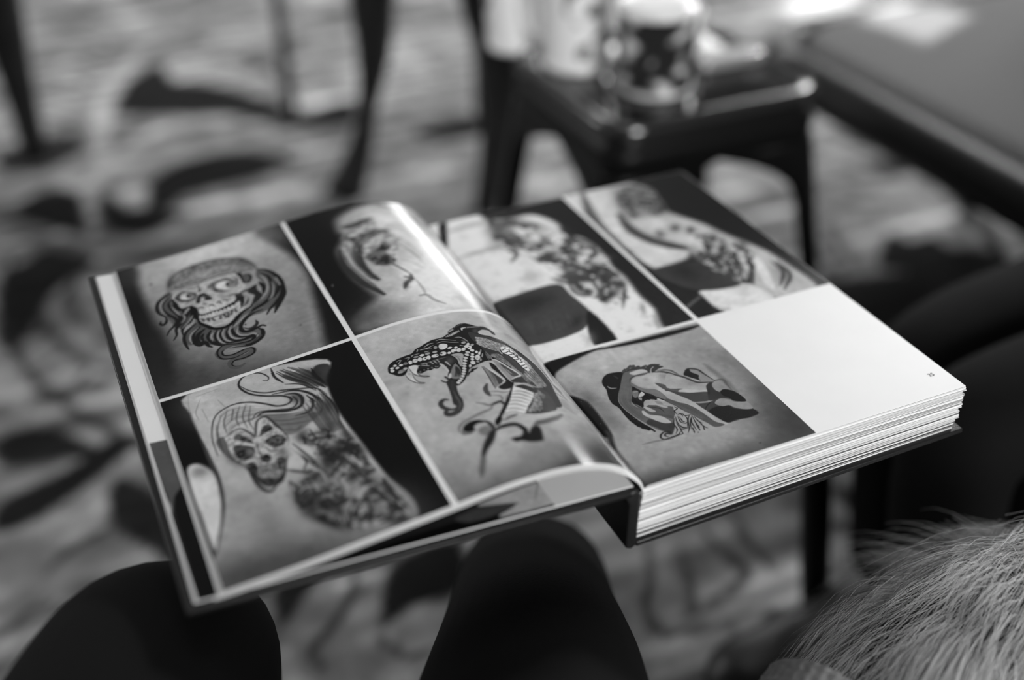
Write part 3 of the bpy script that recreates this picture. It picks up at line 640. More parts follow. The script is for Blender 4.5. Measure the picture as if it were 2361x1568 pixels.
('P',52,5.6,1,[625,1394,570,1351,498,1329,448,1273,409,1208,376,1153,348,1087,329,1020,321,942,327,835,356,726,374,638,418,542,610,551,575,604,516,691,490,731,506,773,550,799,584,809,594,840,541,871,511,882,527,956,545,1013,587,1061,598,1101,617,1155,620,1234,638,1310]),
('S',190,9.2,0.8,[605,1329,551,1309,510,1269,459,1232,450,1187],9,26,[628,1249,608,1212,568,1172,529,1144,526,1118]),
('S',205,10.9,0.9,[452,1232,423,1179,409,1104,386,1047,386,977],4,16,[481,1184,461,1147,441,1085,424,1025,423,949]),
('S',150,8.0,0.8,[588,1124,540,1119,524,1042,510,955,487,887,463,823],5,24,[605,1102,578,1066,552,1012,527,956,511,876,503,778]),
('S',165,13.0,0.7,[377,1025,381,948,378,863,385,775],6,18,[484,893,478,845,464,798,464,738]),
('L',28,20.2,0.9,[525,1327,456,1271,404,1176,366,1092],4.9),
('L',170,7.3,0.9,[554,1363,500,1325,439,1275,392,1193,363,1139,340,1078],4.9),
('L',160,6.3,0.8,[492,1309,432,1242,393,1160],5.0),
('P',215,3.8,1,[506,1189,488,1203,469,1202,445,1184,435,1130,430,1093,417,1064,413,1001,420,944,444,931,460,976,468,1044,489,1103,514,1129,514,1163]),
('L',24,9.5,0.95,[506,1189,514,1163,514,1129,489,1103,468,1044,460,976,444,931],4.6),
('L',28,6.9,0.95,[513,1162,496,1167,472,1185],4.6),
('L',28,6.9,0.95,[512,1133,488,1136,457,1160],4.6),
('L',28,7.2,0.95,[501,1108,469,1114,440,1131],4.8),
('L',28,7.2,0.95,[489,1080,455,1087,426,1104],4.8),
('L',28,6.9,0.95,[481,1049,450,1058,425,1072],4.6),
('L',28,7.2,0.95,[473,1018,447,1024,422,1037],4.8),
('L',28,6.9,0.95,[465,987,440,994,418,1007],4.6),
('L',28,7.2,0.95,[456,960,438,966,418,979],4.8),
('L',26,8.3,0.9,[461,1212,473,1178,450,1174,461,1147,440,1136,444,1110,427,1107,436,1079,422,1069,431,1042,418,1038],5.0),
('P',118,5.0,1,[697,1008,677,990,649,903,630,836,640,821,692,790,710,779,709,819,697,904]),
('H',60,4.4,0.7,[694,1001,699,899,709,789],170,9,[680,984,667,902,679,804]),
('P',42,6.7,0.8,[674,957,653,910,642,840,677,809,669,890]),
('L',195,10.1,0.9,[682,1003,663,951,642,889,633,835,691,792,706,780],5.0),
('L',40,7.4,0.9,[700,1009,701,917,709,836,714,778],4.0),
('P',28,5.1,1,[639,1040,619,1004,615,918,602,824,587,810,619,763,673,755,693,788,641,819,624,848,638,929,650,981]),
('P',140,5.1,1,[614,1065,581,1060,552,981,510,884,547,859,594,840,601,872,606,940,612,1028]),
('P',58,8.9,0.85,[583,1022,548,950,521,888,565,873,579,935]),
('H',70,4.6,0.6,[601,981,597,919,595,853],180,7,[575,977,558,920,549,871]),
('L',205,10.7,0.9,[611,1072,586,1048,553,979,512,885,549,861,589,840],5.4),
('L',180,7.2,0.7,[614,1154,608,1096,608,1046],5.4),
('H',50,4.7,0.7,[620,1157,630,1100,636,1046],150,9,[608,1153,605,1102,612,1052]),
('L',60,9.2,0.7,[337,1029,338,929,343,822],6.9),
('L',60,10.3,0.7,[313,1041,302,960,307,840],7.7),
('L',60,9.1,0.7,[337,819,362,730,339,697,296,661],6.9),
('L',60,9.9,0.7,[320,832,312,759,297,667],7.4),
('L',60,10.2,0.7,[309,821,292,746],7.7),
('P',140,13.5,0.5,[361,646,323,656,223,645,330,489,371,535,388,581]),
('P',60,10.5,1,[470,747,427,713,425,668,440,546,472,507,531,496,590,491,653,507,611,557,566,604,520,670]),
('S',165,10.5,0.7,[494,708,495,657,510,594,544,509],7,9,[539,645,580,576,610,544,641,516]),
('S',140,11.2,0.6,[471,722,451,665],3,7,[495,688,487,626]),
('P',212,9.4,1,[616,767,574,751,537,716,524,677,573,606,618,558,656,508,706,518,754,547,711,611,665,683]),
('L',130,13.4,0.8,[635,725,580,713,535,671],10.0),
('L',130,13.3,0.8,[654,699,602,689,553,641],10.0),
('L',130,12.6,0.8,[673,674,623,659,576,615],9.5),
('L',130,12.6,0.8,[692,643,644,631,599,592],9.4),
('L',130,13.1,0.8,[711,611,664,603,618,558],9.8),
('L',130,12.4,0.8,[733,575,688,566,639,528],9.3),
('L',130,12.4,0.8,[754,547,708,537,662,509],9.3),
('L',22,21.8,0.95,[616,767,684,665,737,595,782,541,824,495],7.8),
('P',46,10.6,1,[596,769,549,781,503,753,483,722,503,688,537,716,575,749]),
('L',190,10.7,0.7,[574,784,523,793,484,759,458,748],7.1),
('L',60,28.5,0.9,[741,836,767,796,772,759,769,724],9.5),
('L',95,9.5,0.8,[753,761,714,747,685,730,645,728],6.3),
('L',105,9.9,0.8,[761,723,721,707,717,674,735,657],6.6),
('B',70,0,0.7,[680,681,675,671,695,665]),
('L',85,15.6,0.7,[863,697,831,671,806,644,773,653,742,658],12.5),
('L',40,21.9,0.85,[794,639,741,652,729,628,722,611],12.5),
('L',110,21.6,0.8,[1041,497,1029,537,996,565,940,582,868,601,816,612,791,638],15.4),
('P',178,15.4,0.85,[793,499,726,513,690,513,593,485,465,513,440,484,480,446,565,427,623,421,660,396,688,375,705,386,722,427,754,451,805,457,844,440]),
('L',70,18.5,0.7,[792,486,734,503,698,512],12.3),
('L',40,13.8,0.8,[653,507,590,491,531,496,465,513],10.3),
('L',28,31.8,0.9,[869,423,830,440,777,438,739,421,724,375,730,331],17.4),
('L',60,39.2,0.7,[661,379,624,404,574,410,505,433,450,465],26.1),
('P',18,24.3,1,[818,324,788,327,761,325,731,360,727,399,707,381,710,336,679,372,643,378,636,348,657,273,675,249,735,258,775,287,804,292]),
('P',18,18.4,1,[1018,512,996,540,958,556,917,552,882,524,896,517,929,523,956,508,963,483,991,474,1014,487]),
('L',35,23.2,0.9,[881,526,869,488,867,451,884,413],14.5),
('P',75,24.4,0.6,[941,476,899,485,871,460,890,416,923,404,952,435]),
('L',60,17.3,0.7,[1026,500,1026,476,995,465,958,479],14.5),
('P',16,14.6,1,[833,506,795,536,790,511,808,482,835,460,845,470]),
('P',34,22.8,1,[890,432,868,417,892,371,926,331,966,295,994,260,1014,255,999,298,961,355,925,398]),
('L',80,30.8,0.8,[998,274,1024,222,1055,161,1075,119],22.4),
('L',52,40.7,0.95,[909,934,932,869,941,810,941,754,959,701,990,669,1021,663,1041,675,1042,699,1020,711],9.4),
('L',52,28.2,0.95,[968,707,1005,702,1034,730,1044,768,1034,793,1012,805,992,794],9.4),
('L',110,9.4,0.6,[935,852,941,792,944,731,968,687],9.4),
('L',95,9.4,0.5,[982,707,1012,712,1032,745],9.4)])
PRINT['figure']=(158,[('B',205,0,0.7,[338,1152,709,1149,280,986]),
('B',62,0,0.9,[1018,146,1088,-105,716,-82]),
('B',105,0,0.5,[985,844,1107,629,872,725]),
('B',85,0,0.75,[620,8,1020,-15,571,-101]),
('B',90,0,0.8,[151,-16,533,-39,107,-131]),
('B',150,0,0.6,[327,209,526,185,295,137]),
('B',45,0,0.7,[-49,-17,175,-30,-79,-103]),
('B',50,0,0.75,[1124,233,1431,364,1070,-169]),
('B',60,0,0.6,[400,-74,1028,-112,352,-188]),
('B',75,0,0.5,[1023,480,1145,535,991,214]),
('P',20,28.1,1,[-123,1262,159,1332,361,1300,192,1253,20,1194,-47,1150,-75,1073,-78,957,-81,916,-172,1194]),
('P',18,18.7,1,[296,1280,683,1278,1048,1265,941,1231,614,1237]),
('P',16,26.0,1,[-84,946,-6,844,9,774,3,584,-20,463,-64,503,-63,683,-80,816]),
('P',48,30.2,1,[-36,510,-14,473,-54,337,-57,227,-86,1,-107,165]),
('B',70,0,0.5,[24,837,63,727,-26,788]),
('B',85,0,0.5,[47,604,66,483,-13,560]),
('P',98,5.0,1,[336,988,372,997,441,984,472,970,479,934,446,923,377,923,339,896,318,837,280,767,234,697,223,672,245,631,262,594,277,557,394,478,341,382,289,355,245,404,214,476,183,584,169,680,174,738,205,803,249,869,296,936]),
('B',70,0,0.6,[203,622,226,523,165,591]),
('H',70,4.3,0.35,[277,907,208,801,175,677,199,547,239,424],120,22,[315,838,234,697,245,631,270,543,353,433]),
('P',24,5.0,1,[177,961,207,997,248,1017,302,1011,339,993,305,945,252,868,205,803,171,739,164,670,173,600,188,529,209,461,225,414,176,442,146,517,139,599,143,680,128,735,136,798,161,873,164,922]),
('L',22,12.8,1,[152,528,160,478],4.8),
('L',22,12.7,1,[170,508,174,452],4.8),
('L',22,12.7,1,[183,479,198,423],4.8),
('L',22,12.7,1,[206,457,222,398],4.7),
('L',22,12.9,1,[146,584,149,530],4.8),
('L',160,10.2,0.8,[184,903,192,876,223,863],5.1),
('L',75,10.4,0.5,[271,980,278,951],10.4),
('L',62,21.0,0.95,[339,993,365,1014],5.3),
('L',62,21.2,0.95,[379,1011,413,1034],5.3),
('L',62,21.2,0.95,[409,1003,432,1029],5.3),
('L',62,21.2,0.95,[428,1002,455,1009],5.3),
('L',62,21.2,0.95,[463,988,501,997],5.3),
('L',52,31.8,1,[483,928,501,966,532,986,558,978,581,975],5.3),
('L',52,31.7,1,[506,921,529,943,557,954,589,948],5.3),
('L',75,14.0,0.9,[534,928,577,915,613,891,625,864,637,838],5.3),
('L',55,24.6,1,[354,993,411,999,463,988,487,962,486,927],5.3),
('L',52,27.9,0.8,[518,915,564,893,598,851,622,827],7.0),
('P',185,10.5,1,[372,971,438,978,471,967,479,934,438,937,385,939]),
('P',70,6.5,0.85,[237,696,275,618,317,628,435,560,408,489,381,455,348,488,277,557,256,597]),
('P',46,7.9,0.8,[216,481,244,433,278,366,296,335,333,368,359,419,296,461,251,511]),
('P',82,5.1,1,[461,813,500,782,528,731,590,695,552,688,552,669,650,617,595,526,556,587,517,649,481,716]),
('P',112,5.0,1,[328,883,351,821,385,780,429,759,445,720,455,660,480,611,498,578,531,545,564,475,519,402,484,498,456,577,388,686,354,760,320,820]),
('P',172,6.8,1,[346,887,377,910,416,905,461,916,516,910,561,888,595,846,622,827,674,783,716,724,662,636,608,674,564,708,531,736,503,787,461,813,465,767,483,721,517,649,558,590,592,522,564,475,534,549,495,586,480,617,455,672,448,725,429,759,390,790,356,831]),
('B',105,0,0.6,[565,834,612,791,544,806]),
('B',120,0,0.35,[432,865,451,856,421,845]),
('P',178,6.8,1,[552,688,594,681,668,646,656,626,592,647]),
('L',60,13.9,0.7,[328,883,348,912,387,928,444,921,480,930],6.9),
('L',70,13.6,0.7,[461,813,489,730,517,661],6.8),
('P',28,5.0,1,[318,837,334,791,353,757,387,717,391,662,347,680,307,675,274,624,259,655,239,701,280,767]),
('P',195,5.0,1,[321,754,344,768,348,742,328,726,299,728]),
('P',115,6.7,1,[297,796,326,783,307,742,284,728,273,746]),
('L',160,6.8,0.8,[299,783,320,779],4.1),
('P',150,6.7,1,[293,724,314,714,300,690,294,699]),
('L',14,10.0,0.9,[331,718,343,700,344,675],4.0),
('L',14,10.0,0.9,[354,720,364,690],4.0),
('L',14,10.0,0.9,[378,702,380,665],4.0),
('L',14,9.9,0.9,[259,722,272,679,285,643],4.0),
('L',14,9.9,0.9,[254,700,267,657],4.0),
('L',14,10.0,0.9,[301,678,323,710,360,729],4.0),
('P',175,6.5,1,[247,595,262,594,272,548,325,511,346,466,349,429,305,446,269,502,241,557]),
('P',165,6.5,1,[279,619,298,619,323,565,308,559,288,576]),
('P',165,6.6,1,[357,639,379,605,409,572,389,571,360,604]),
('P',180,5.0,1,[397,676,418,653,430,629,406,633,391,659]),
('P',130,6.6,1,[368,652,395,633,396,602,369,621]),
('L',45,8.2,0.8,[298,619,337,597,360,572,364,534],4.9),
('L',40,8.2,0.6,[311,630,359,602],4.0),
('P',158,6.4,1,[438,559,458,549,471,507,492,450,519,402,451,290,386,304,329,331,347,379,365,428,400,481,414,487,427,534]),
('L',36,8.3,0.9,[400,470,382,420,384,373,413,348],3.8),
('L',36,8.3,0.9,[415,469,402,416,420,391,431,397],3.8),
('L',36,8.3,0.9,[386,459,357,414,348,362,321,329],3.8),
('L',36,8.3,0.9,[484,454,450,411,418,345,389,308],3.8),
('L',36,8.3,0.9,[455,450,450,417,412,354],3.8),
('L',36,8.3,0.9,[490,439,451,387,422,327],3.8),
('L',36,8.3,0.9,[476,405,466,346,470,321],3.8),
('L',36,8.2,0.9,[367,358,358,317],3.8),
('L',36,8.5,0.9,[444,556,450,535,422,518,420,484],3.9),
('L',36,8.4,0.9,[454,479,455,456,492,450],3.9),
('L',36,8.3,0.9,[420,460,416,415,425,405],3.9),
('L',36,8.2,0.9,[374,418,370,362,385,338],3.8),
('L',36,8.3,0.9,[380,404,384,361,407,345],3.8),
('L',36,8.4,0.9,[426,481,443,485,441,456],3.9),
('L',36,8.2,0.9,[455,357,425,320,420,293],3.8),
('L',36,8.2,0.9,[447,315,443,288],3.8),
('L',42,12.5,0.95,[301,344,272,369,239,356,224,330,237,309,280,309,332,318,354,336],4.7),
('L',42,12.5,0.9,[294,333,270,353,255,337,266,321],4.7),
('L',50,9.4,0.8,[291,303,333,312,361,310],4.7),
('B',30,0,0.7,[292,354,306,341,283,341]),
('L',26,10.0,0.95,[318,837,353,757,399,680,448,596,474,512,520,404],4.0),
('P',165,6.8,1,[574,869,632,822,675,763,705,717,741,681,717,648,705,610,654,627,602,643,562,671,549,687,594,693,502,743]),
('B',120,0,0.5,[669,721,719,662,651,699]),
('P',185,10.1,0.8,[549,687,591,688,633,662,703,620,654,627,602,643,561,669]),
('P',66,6.7,1,[493,729,544,673,601,640,702,605,696,570,661,526,577,550,550,600,482,709]),
('P',60,6.5,1,[581,545,669,516,702,525,752,513,784,474,799,454,851,430,853,350,855,296,800,293,687,293,644,296,618,361,594,455]),
('P',26,13.0,1,[606,437,677,455,740,434,754,397,806,361,850,346,855,296,776,286,711,302,645,298,618,361]),
('P',172,6.6,1,[485,714,527,644,560,585,573,531,594,443,615,356,641,291,622,291,586,341,571,406,550,494,517,563,493,587,451,656]),
('P',82,6.5,1,[445,646,490,582,526,547,553,486,571,406,587,335,621,289,559,291,535,348,499,441,465,540,428,617]),
('H',55,4.3,0.5,[445,634,497,561,536,470,569,343],115,16,[437,619,465,540,499,441,535,348]),
('P',140,6.6,1,[681,492,713,513,750,511,778,482,797,452,856,424,856,355,808,363,760,406,745,437,707,443,684,466]),
('P',150,6.6,0.9,[575,548,670,517,658,509,593,527]),
('L',30,8.2,0.8,[672,514,631,491,594,461],4.0),
('P',50,8.4,1,[723,657,756,680,789,683,762,652,753,606,767,574,800,589,833,568,856,519,859,429,797,458,781,487,740,519,687,519,663,531,699,600]),
('P',20,8.4,1,[770,572,799,587,833,562,856,513,859,432,800,457,784,504,764,532]),
('B',28,0,0.7,[705,597,712,594,690,573]),
('P',145,10.2,1,[762,652,801,684,835,681,846,656,833,593,842,557,803,594,767,580,756,611]),
('L',70,17.1,0.6,[798,685,836,683,853,666,846,625,842,563],13.7),
('P',28,7.0,1,[664,820,705,859,731,856,720,825,745,775,732,755,729,718,701,754,674,794]),
('P',135,10.4,1,[725,853,754,842,772,807,784,750,801,684,771,679,726,719,732,755,751,772,723,824]),
('L',40,14.0,0.9,[669,824,704,856,732,858,769,828,781,771,801,684],7.0),
('L',48,17.3,0.85,[585,887,614,843,654,792,690,724,722,701,786,677],6.9),
('L',80,34.6,0.5,[837,862,846,786,853,704,858,619,859,530],34.6),
('P',155,6.4,1,[490,439,506,396,504,333,527,300,480,294,413,299,444,362]),
('L',34,8.3,0.9,[493,437,478,375,473,331,468,322],3.8),
('L',34,8.3,0.9,[482,425,458,384,445,310],3.8),
('L',34,8.3,0.9,[500,376,501,329,513,300],3.8),
('L',34,8.3,0.9,[499,429,500,376,509,354],3.8),
('L',34,8.2,0.9,[436,337,423,297],3.8),
('L',34,8.2,0.9,[501,329,488,295],3.8),
('L',34,8.2,0.9,[472,354,462,302],3.8),
('L',88,12.4,0.6,[101,322,181,316,278,296],12.4),
('B',45,0,0.8,[708,61,714,59,704,56]),
('P',110,3.3,0.8,[-26,833,-28,831,-30,830,-31,832,-31,835,-29,837,-27,837,-26,835]),
('P',110,3.3,0.8,[-2,765,-3,763,-5,762,-6,764,-6,767,-4,769,-2,769,-1,767]),
('P',110,3.2,0.8,[8,677,6,675,4,675,3,676,4,679,6,681,8,681,9,680]),
('P',110,3.2,0.8,[173,551,171,549,169,549,168,551,169,553,171,555,173,556,174,554]),
('P',110,3.2,0.8,[-22,596,-23,594,-25,594,-26,595,-26,598,-24,600,-22,600,-21,599])])
PRINT['arm']=(212,[('P',27,62.1,1,[421,3389,1051,3377,1140,1257,834,1309,880,1557,876,1778,904,2012,891,2156,920,2367,907,2564,866,2671,756,2724,826,2913,714,3129,509,3147,374,3178]),
('P',60,23.4,1,[-92,2061,146,2108,433,2122,460,1958,481,1730,468,1665,387,1565,285,1511,91,1488,-74,1521,-93,1658,-89,1896]),
('B',32,0,0.8,[160,1973,370,1960,120,1852]),
('B',30,0,0.6,[340,1639,423,1689,337,1574]),
('H',52,7.6,0.4,[52,1776,-20,1541],78,26,[365,1803,300,1522]),
('P',22,30.2,1,[481,1712,478,1312,322,1313,373,1537]),
('P',14,32.2,1,[17,3282,83,3307,-89,2853,-116,2866,-68,3034]),
('L',150,66.1,0.7,[27,3142,254,3167,426,3153],37.8),
('L',130,53.6,0.6,[-48,2750,199,2767,360,2764],44.7),
('L',170,25.3,0.5,[-116,2803,-98,2552,-161,2054],25.3),
('B',150,0,0.6,[326,2289,398,2255,282,2194]),
('B',150,0,0.5,[318,1413,363,1391,278,1334]),
('N',42,65.9,0.85,[374,3178,513,3157,653,2997,782,2822,915,2560,920,2367,891,2137,862,1897,797,1741,634,1728,546,1935,504,2146,460,2364,398,2556,305,2684,296,2946],195),
('B',60,0,0.8,[379,2995,456,2957,293,2796]),
('B',70,0,0.8,[479,3081,600,3071,453,3005]),
('B',75,0,0.8,[451,2784,536,2743,427,2731]),
('B',50,0,0.8,[553,2670,604,2646,531,2622]),
('B',40,0,0.9,[721,2484,789,2435,694,2435]),
('B',55,0,0.8,[576,2502,626,2478,548,2443]),
('B',45,0,0.8,[671,2302,718,2255,647,2262]),
('B',35,0,0.9,[765,2167,845,2170,751,2128]),
('B',60,0,0.8,[523,2185,571,2162,496,2128]),
('B',60,0,0.8,[616,2111,664,2088,588,2055]),
('B',45,0,0.85,[752,2046,792,2027,688,1924]),
('B',55,0,0.8,[807,1943,855,1920,759,1852]),
('B',40,0,0.85,[696,1827,769,1847,686,1788]),
('B',60,0,0.8,[546,1992,561,1938,518,1963]),
('B',30,0,0.85,[778,1787,789,1779,710,1675]),
('B',50,0,0.7,[641,1798,657,1790,618,1754]),
('B',110,0,0.7,[811,1590,837,1593,787,1518]),
('B',120,0,0.6,[808,1398,830,1401,781,1315]),
('B',60,0,0.7,[562,1928,594,1913,539,1883]),
('B',195,0,0.8,[671,2831,782,2778,628,2742]),
('B',205,0,0.8,[472,2562,497,2550,425,2461]),
('B',210,0,0.9,[652,1960,670,1942,589,1861]),
('B',195,0,0.8,[502,2264,542,2244,480,2219]),
('B',170,0,0.8,[827,2288,919,2292,814,2251]),
('B',180,0,0.7,[615,2249,663,2226,599,2217]),
('B',200,0,0.6,[864,2542,911,2493,848,2516]),
('B',110,0,0.6,[448,2916,468,2841,415,2876]),
('B',60,0,0.7,[644,2978,715,2905,619,2933]),
('L',55,35.2,0.7,[555,2564,556,2439,630,2403],30.8),
('L',55,34.4,0.7,[541,2325,599,2237,745,2267],30.1),
('L',55,33.3,0.7,[680,2139,672,2027,649,1886],29.1),
('L',55,32.8,0.7,[513,2103,499,1958,555,1894],28.7),
('L',55,35.8,0.7,[386,2730,445,2659,521,2580],31.4),
('L',55,35.6,0.7,[366,2825,364,2635,277,2532],31.2),
('L',55,33.4,0.7,[439,2196,489,2114,561,2061],29.2)])
PRINT['striped_arm']=(27,[('P',200,64.7,1,[1018,3334,1568,3354,1323,2814,1328,2577,1411,2445,1544,2291,1528,2080,1428,2042,1191,2006,1127,2062,1101,2285,1075,2517,1086,2834,1066,3061]),
('P',180,72.2,1,[1530,3373,1734,3115,1657,2774,1804,2439,1859,2252,1985,1924,2022,1652,2029,1337,1883,1301,1684,1320,1518,1631,1487,2014,1417,2264,1313,2470,1288,2666,1318,2889]),
('L',50,84.6,0.75,[1226,3310,1105,2872,1075,2517,1101,2285],56.4),
('L',165,44.3,0.3,[997,3268,1022,2543,1041,1315],26.6),
('P',210,24.2,1,[1249,1614,1439,1591,1592,1596,1671,1317,1304,1298,1254,1413]),
('P',52,33.6,1,[1116,2005,1451,1990,1517,1833,1578,1593,1384,1588,1227,1673,1143,1831]),
('B',28,0,0.7,[1315,1889,1365,1789,1245,1809]),
('P',28,40.3,1,[1100,2013,1134,1816,1249,1623,1245,1399,1288,1305,1057,1308,1044,1626]),
('L',120,23.9,0.6,[1079,1478,1229,1557],23.9),
('L',150,31.6,0.5,[1254,1413,1323,1343],23.7),
('B',70,0,0.85,[1553,3023,1635,2838,1420,2854]),
('B',40,0,0.6,[1645,2854,1668,2720,1574,2781]),
('L',40,91.9,0.85,[1307,2846,1275,2602,1327,2396,1417,2264,1486,2176],55.1),
('N',50,44.3,0.7,[1500,3229,1746,3135,1662,2723,1428,2716,1323,2814],120),
('N',45,39.2,0.8,[1656,2327,1847,2145,1884,1908,1673,1557,1538,1662,1493,1969],190),
('B',45,0,0.85,[1577,2479,1617,2460,1548,2429]),
('B',45,0,0.85,[1667,2401,1698,2387,1639,2355]),
('B',45,0,0.85,[1439,2455,1448,2404,1396,2412]),
('B',30,0,0.9,[1721,2052,1746,2025,1656,1966]),
('B',50,0,0.8,[1540,2010,1616,1973,1510,1961]),
('B',60,0,0.7,[1724,2182,1767,2161,1661,2081]),
('B',210,0,0.85,[1476,2598,1528,2486,1399,2505]),
('B',205,0,0.8,[1613,2257,1687,2179,1583,2215]),
('B',40,0,0.7,[1464,2047,1489,2034,1424,1981]),
('B',60,0,0.6,[1551,1715,1577,1583,1475,1648]),
('B',110,0,0.5,[1896,1550,1905,1409,1804,1480]),
('B',40,0,0.8,[1458,2222,1527,2171,1439,2192]),
('B',60,0,0.7,[1881,2040,1915,2023,1838,1974]),
('L',40,30.0,0.8,[1761,2010,1714,1800,1640,1573],25.7),
('L',40,30.0,0.8,[1855,1965,1770,1753,1651,1548],25.7),
('L',40,30.0,0.8,[1650,1957,1641,1856,1588,1657],25.7),
('L',40,30.2,0.8,[1582,1990,1559,1813],25.9),
('L',40,31.2,0.8,[1665,2232,1645,2110,1567,2018],26.8),
('L',40,31.2,0.8,[1830,2065,1838,1974],26.7),
('L',40,29.6,0.8,[1938,1755,1927,1595,1807,1453],25.3),
('L',40,29.4,0.8,[1971,1739,1947,1545,1801,1398],25.2),
('P',208,25.3,1,[1846,1842,1879,1783,1814,1589,1741,1427,1718,1496,1770,1671]),
('L',190,38.7,0.7,[1804,1990,1729,1773,1646,1630],25.8),
('L',190,44.8,0.6,[1633,2072,1688,2089,1761,2186],31.4)])
PRINT['underleaf']=(38,[('P',75,17.4,1,[-2460,1362,-2307,1302,-2343,758,-2417,714,-2450,1150]),
('P',150,14.1,1,[-2447,1231,-2449,875,-2424,724,-2459,658,-2463,1075]),
('P',13,13.0,1,[-2414,731,-2343,872,-2280,963,-2310,2,-2421,-45,-2425,335]),
('P',14,10.6,1,[-1716,17,-1101,81,-813,77,-1202,-54]),
('P',70,13.8,1,[-1115,105,-959,135,-771,116,-896,54,-1066,50]),
('P',190,14.0,1,[-973,159,-473,211,-531,40,-813,21,-903,39,-778,100]),
('L',110,14.3,0.8,[-573,191,-569,93,-560,32],11.4),
('L',130,11.5,0.6,[-597,220,-669,94],11.5),
('L',60,16.7,0.9,[-1028,144,-894,116,-767,96],11.1)])
PRINT['carpet']=(150,[('P',28,15.2,1,[-79,2181,-20,2294,58,2347,67,2236,135,2187,193,2101,243,1994,271,1922,384,1951,358,1821,221,1876,107,1970,28,2027,-79,2087]),
('P',26,12.5,1,[-57,1750,27,1801,120,1794,182,1730,218,1686,86,1649,-22,1637,-68,1601,-100,1640]),
('P',26,11.6,1,[-318,1726,-237,1781,-190,1683,-199,1559,-276,1628]),
('P',24,11.5,1,[-162,1719,-125,1629,-43,1570,-122,1513,-178,1581]),
('P',45,16.0,1,[-269,2020,-200,2034,-158,1965,-218,1881,-283,1870,-327,1913,-321,1999]),
('P',26,14.0,1,[463,1732,547,1752,608,1735,574,1653,478,1672]),
('P',26,8.1,1,[961,896,1036,962,1053,927,1097,924,1096,880,1151,840,1143,777,1043,810,965,863]),
('P',30,12.4,1,[1169,1204,1230,1191,1242,1143,1186,1149]),
('P',30,10.9,1,[842,879,1150,769,1007,620,843,672,807,768]),
('P',28,5.3,1,[-116,625,-71,635,-57,612,-112,547,-140,532]),
('P',26,5.2,1,[6,568,93,576,62,496,3,493,-36,484]),
('P',26,9.8,1,[-360,1471,-315,1513,-270,1541,-209,1462,-288,1376,-338,1260,-376,1252]),
('P',26,6.6,1,[-394,1017,-332,1015,-275,931,-335,939,-398,954]),
('P',26,6.2,1,[-404,877,-322,909,-249,955,-218,935,-324,849,-408,819]),
('P',26,5.8,1,[-263,867,-215,798,-221,682,-254,722,-285,787]),
('P',28,4.7,1,[350,319,410,291,360,216,307,240]),
('P',26,5.1,1,[556,464,593,402,591,343,559,367,541,417]),
('L',30,30.7,0.85,[1301,1431,1272,1192,1219,977,1137,780],9.4),
('L',160,31.6,0.85,[1370,1463,1350,1248,1284,1006,1176,796],9.7),
('L',160,41.1,0.85,[-154,1807,-29,1962,107,1970,204,1847,238,1771],11.0),
('L',165,38.6,0.85,[-199,1559,-183,1739,-141,1844,-124,2021,-67,2230,51,2480,157,2601,266,2698],11.9),
('L',165,26.7,0.85,[-101,1781,-98,1698,-103,1622],9.7),
('L',80,33.3,0.85,[-343,1701,-306,1611,-217,1507,-78,1466,89,1529],8.9),
('L',40,27.2,0.85,[-180,2772,-92,2802,-16,2726],15.5),
('L',45,18.1,0.85,[-184,2631,-103,2625,-35,2522],14.5),
('L',45,17.1,0.85,[-205,2510,-129,2488,-65,2377],13.7),
('L',45,16.2,0.85,[-221,2394,-154,2361,-99,2274],13.0),
('L',45,15.4,0.85,[-236,2286,-177,2243,-131,2166],12.3),
('L',45,14.6,0.85,[-250,2180,-198,2133,-152,2072],11.7),
('L',30,15.0,0.85,[-334,1539,-361,1382,-346,1175,-290,1033,-235,938,-190,871],6.7),
('L',30,14.4,0.85,[-298,1473,-309,1300,-268,1163,-210,1098],7.2),
('L',60,19.1,0.85,[-239,1445,-266,1336,-239,1240],7.6),
('L',45,11.5,0.85,[-341,1372,-308,1371],7.7),
('L',45,10.8,0.85,[-344,1263,-306,1271],7.2),
('L',45,10.2,0.85,[-329,1167,-289,1198],6.8),
('L',45,9.8,0.85,[-302,1083,-267,1125],6.5),
('L',30,10.0,0.85,[-367,727,-314,762,-244,785],5.0),
('L',30,7.9,0.85,[-421,642,-382,673,-351,659],4.5),
('L',28,10.0,0.85,[-23,602,-63,525,-116,480,-113,449],4.4),
('L',28,8.0,0.85,[-45,473,-29,432,3,425],4.3),
('L',30,11.3,0.85,[298,488,267,423,239,385,237,342,295,330,370,324],4.5),
('L',30,9.2,0.85,[324,456,300,393,287,362,268,357],4.6),
('L',30,11.7,0.85,[363,467,367,408,365,377,308,360,287,362],4.7),
('L',30,11.0,0.85,[408,480,399,401,405,367],4.9),
('L',28,10.7,0.85,[517,411,503,344,468,322,447,317],4.7),
('L',28,8.7,0.85,[551,448,554,369,535,314],5.0),
('L',60,7.4,0.85,[270,257,303,299,308,324],4.2),
('L',30,12.1,0.85,[906,991,875,879],8.1),
('L',100,16.0,0.85,[1037,1145,1064,1056,1157,1030],9.2),
('L',35,13.6,0.85,[1040,1086,1130,1043],9.1),
('L',40,16.5,0.85,[1083,1143,1121,1104],9.4),
('L',70,16.7,0.85,[956,1036,922,918],8.4),
('L',60,34.7,0.85,[251,2346,310,2252,389,2310],13.9),
('L',50,26.8,0.85,[170,2354,267,2242,282,2143],13.4),
('L',45,28.9,0.85,[1201,1369,1224,1287,1260,1202],10.5),
('L',50,19.0,0.85,[476,1989,563,2003,623,1944],12.7)])
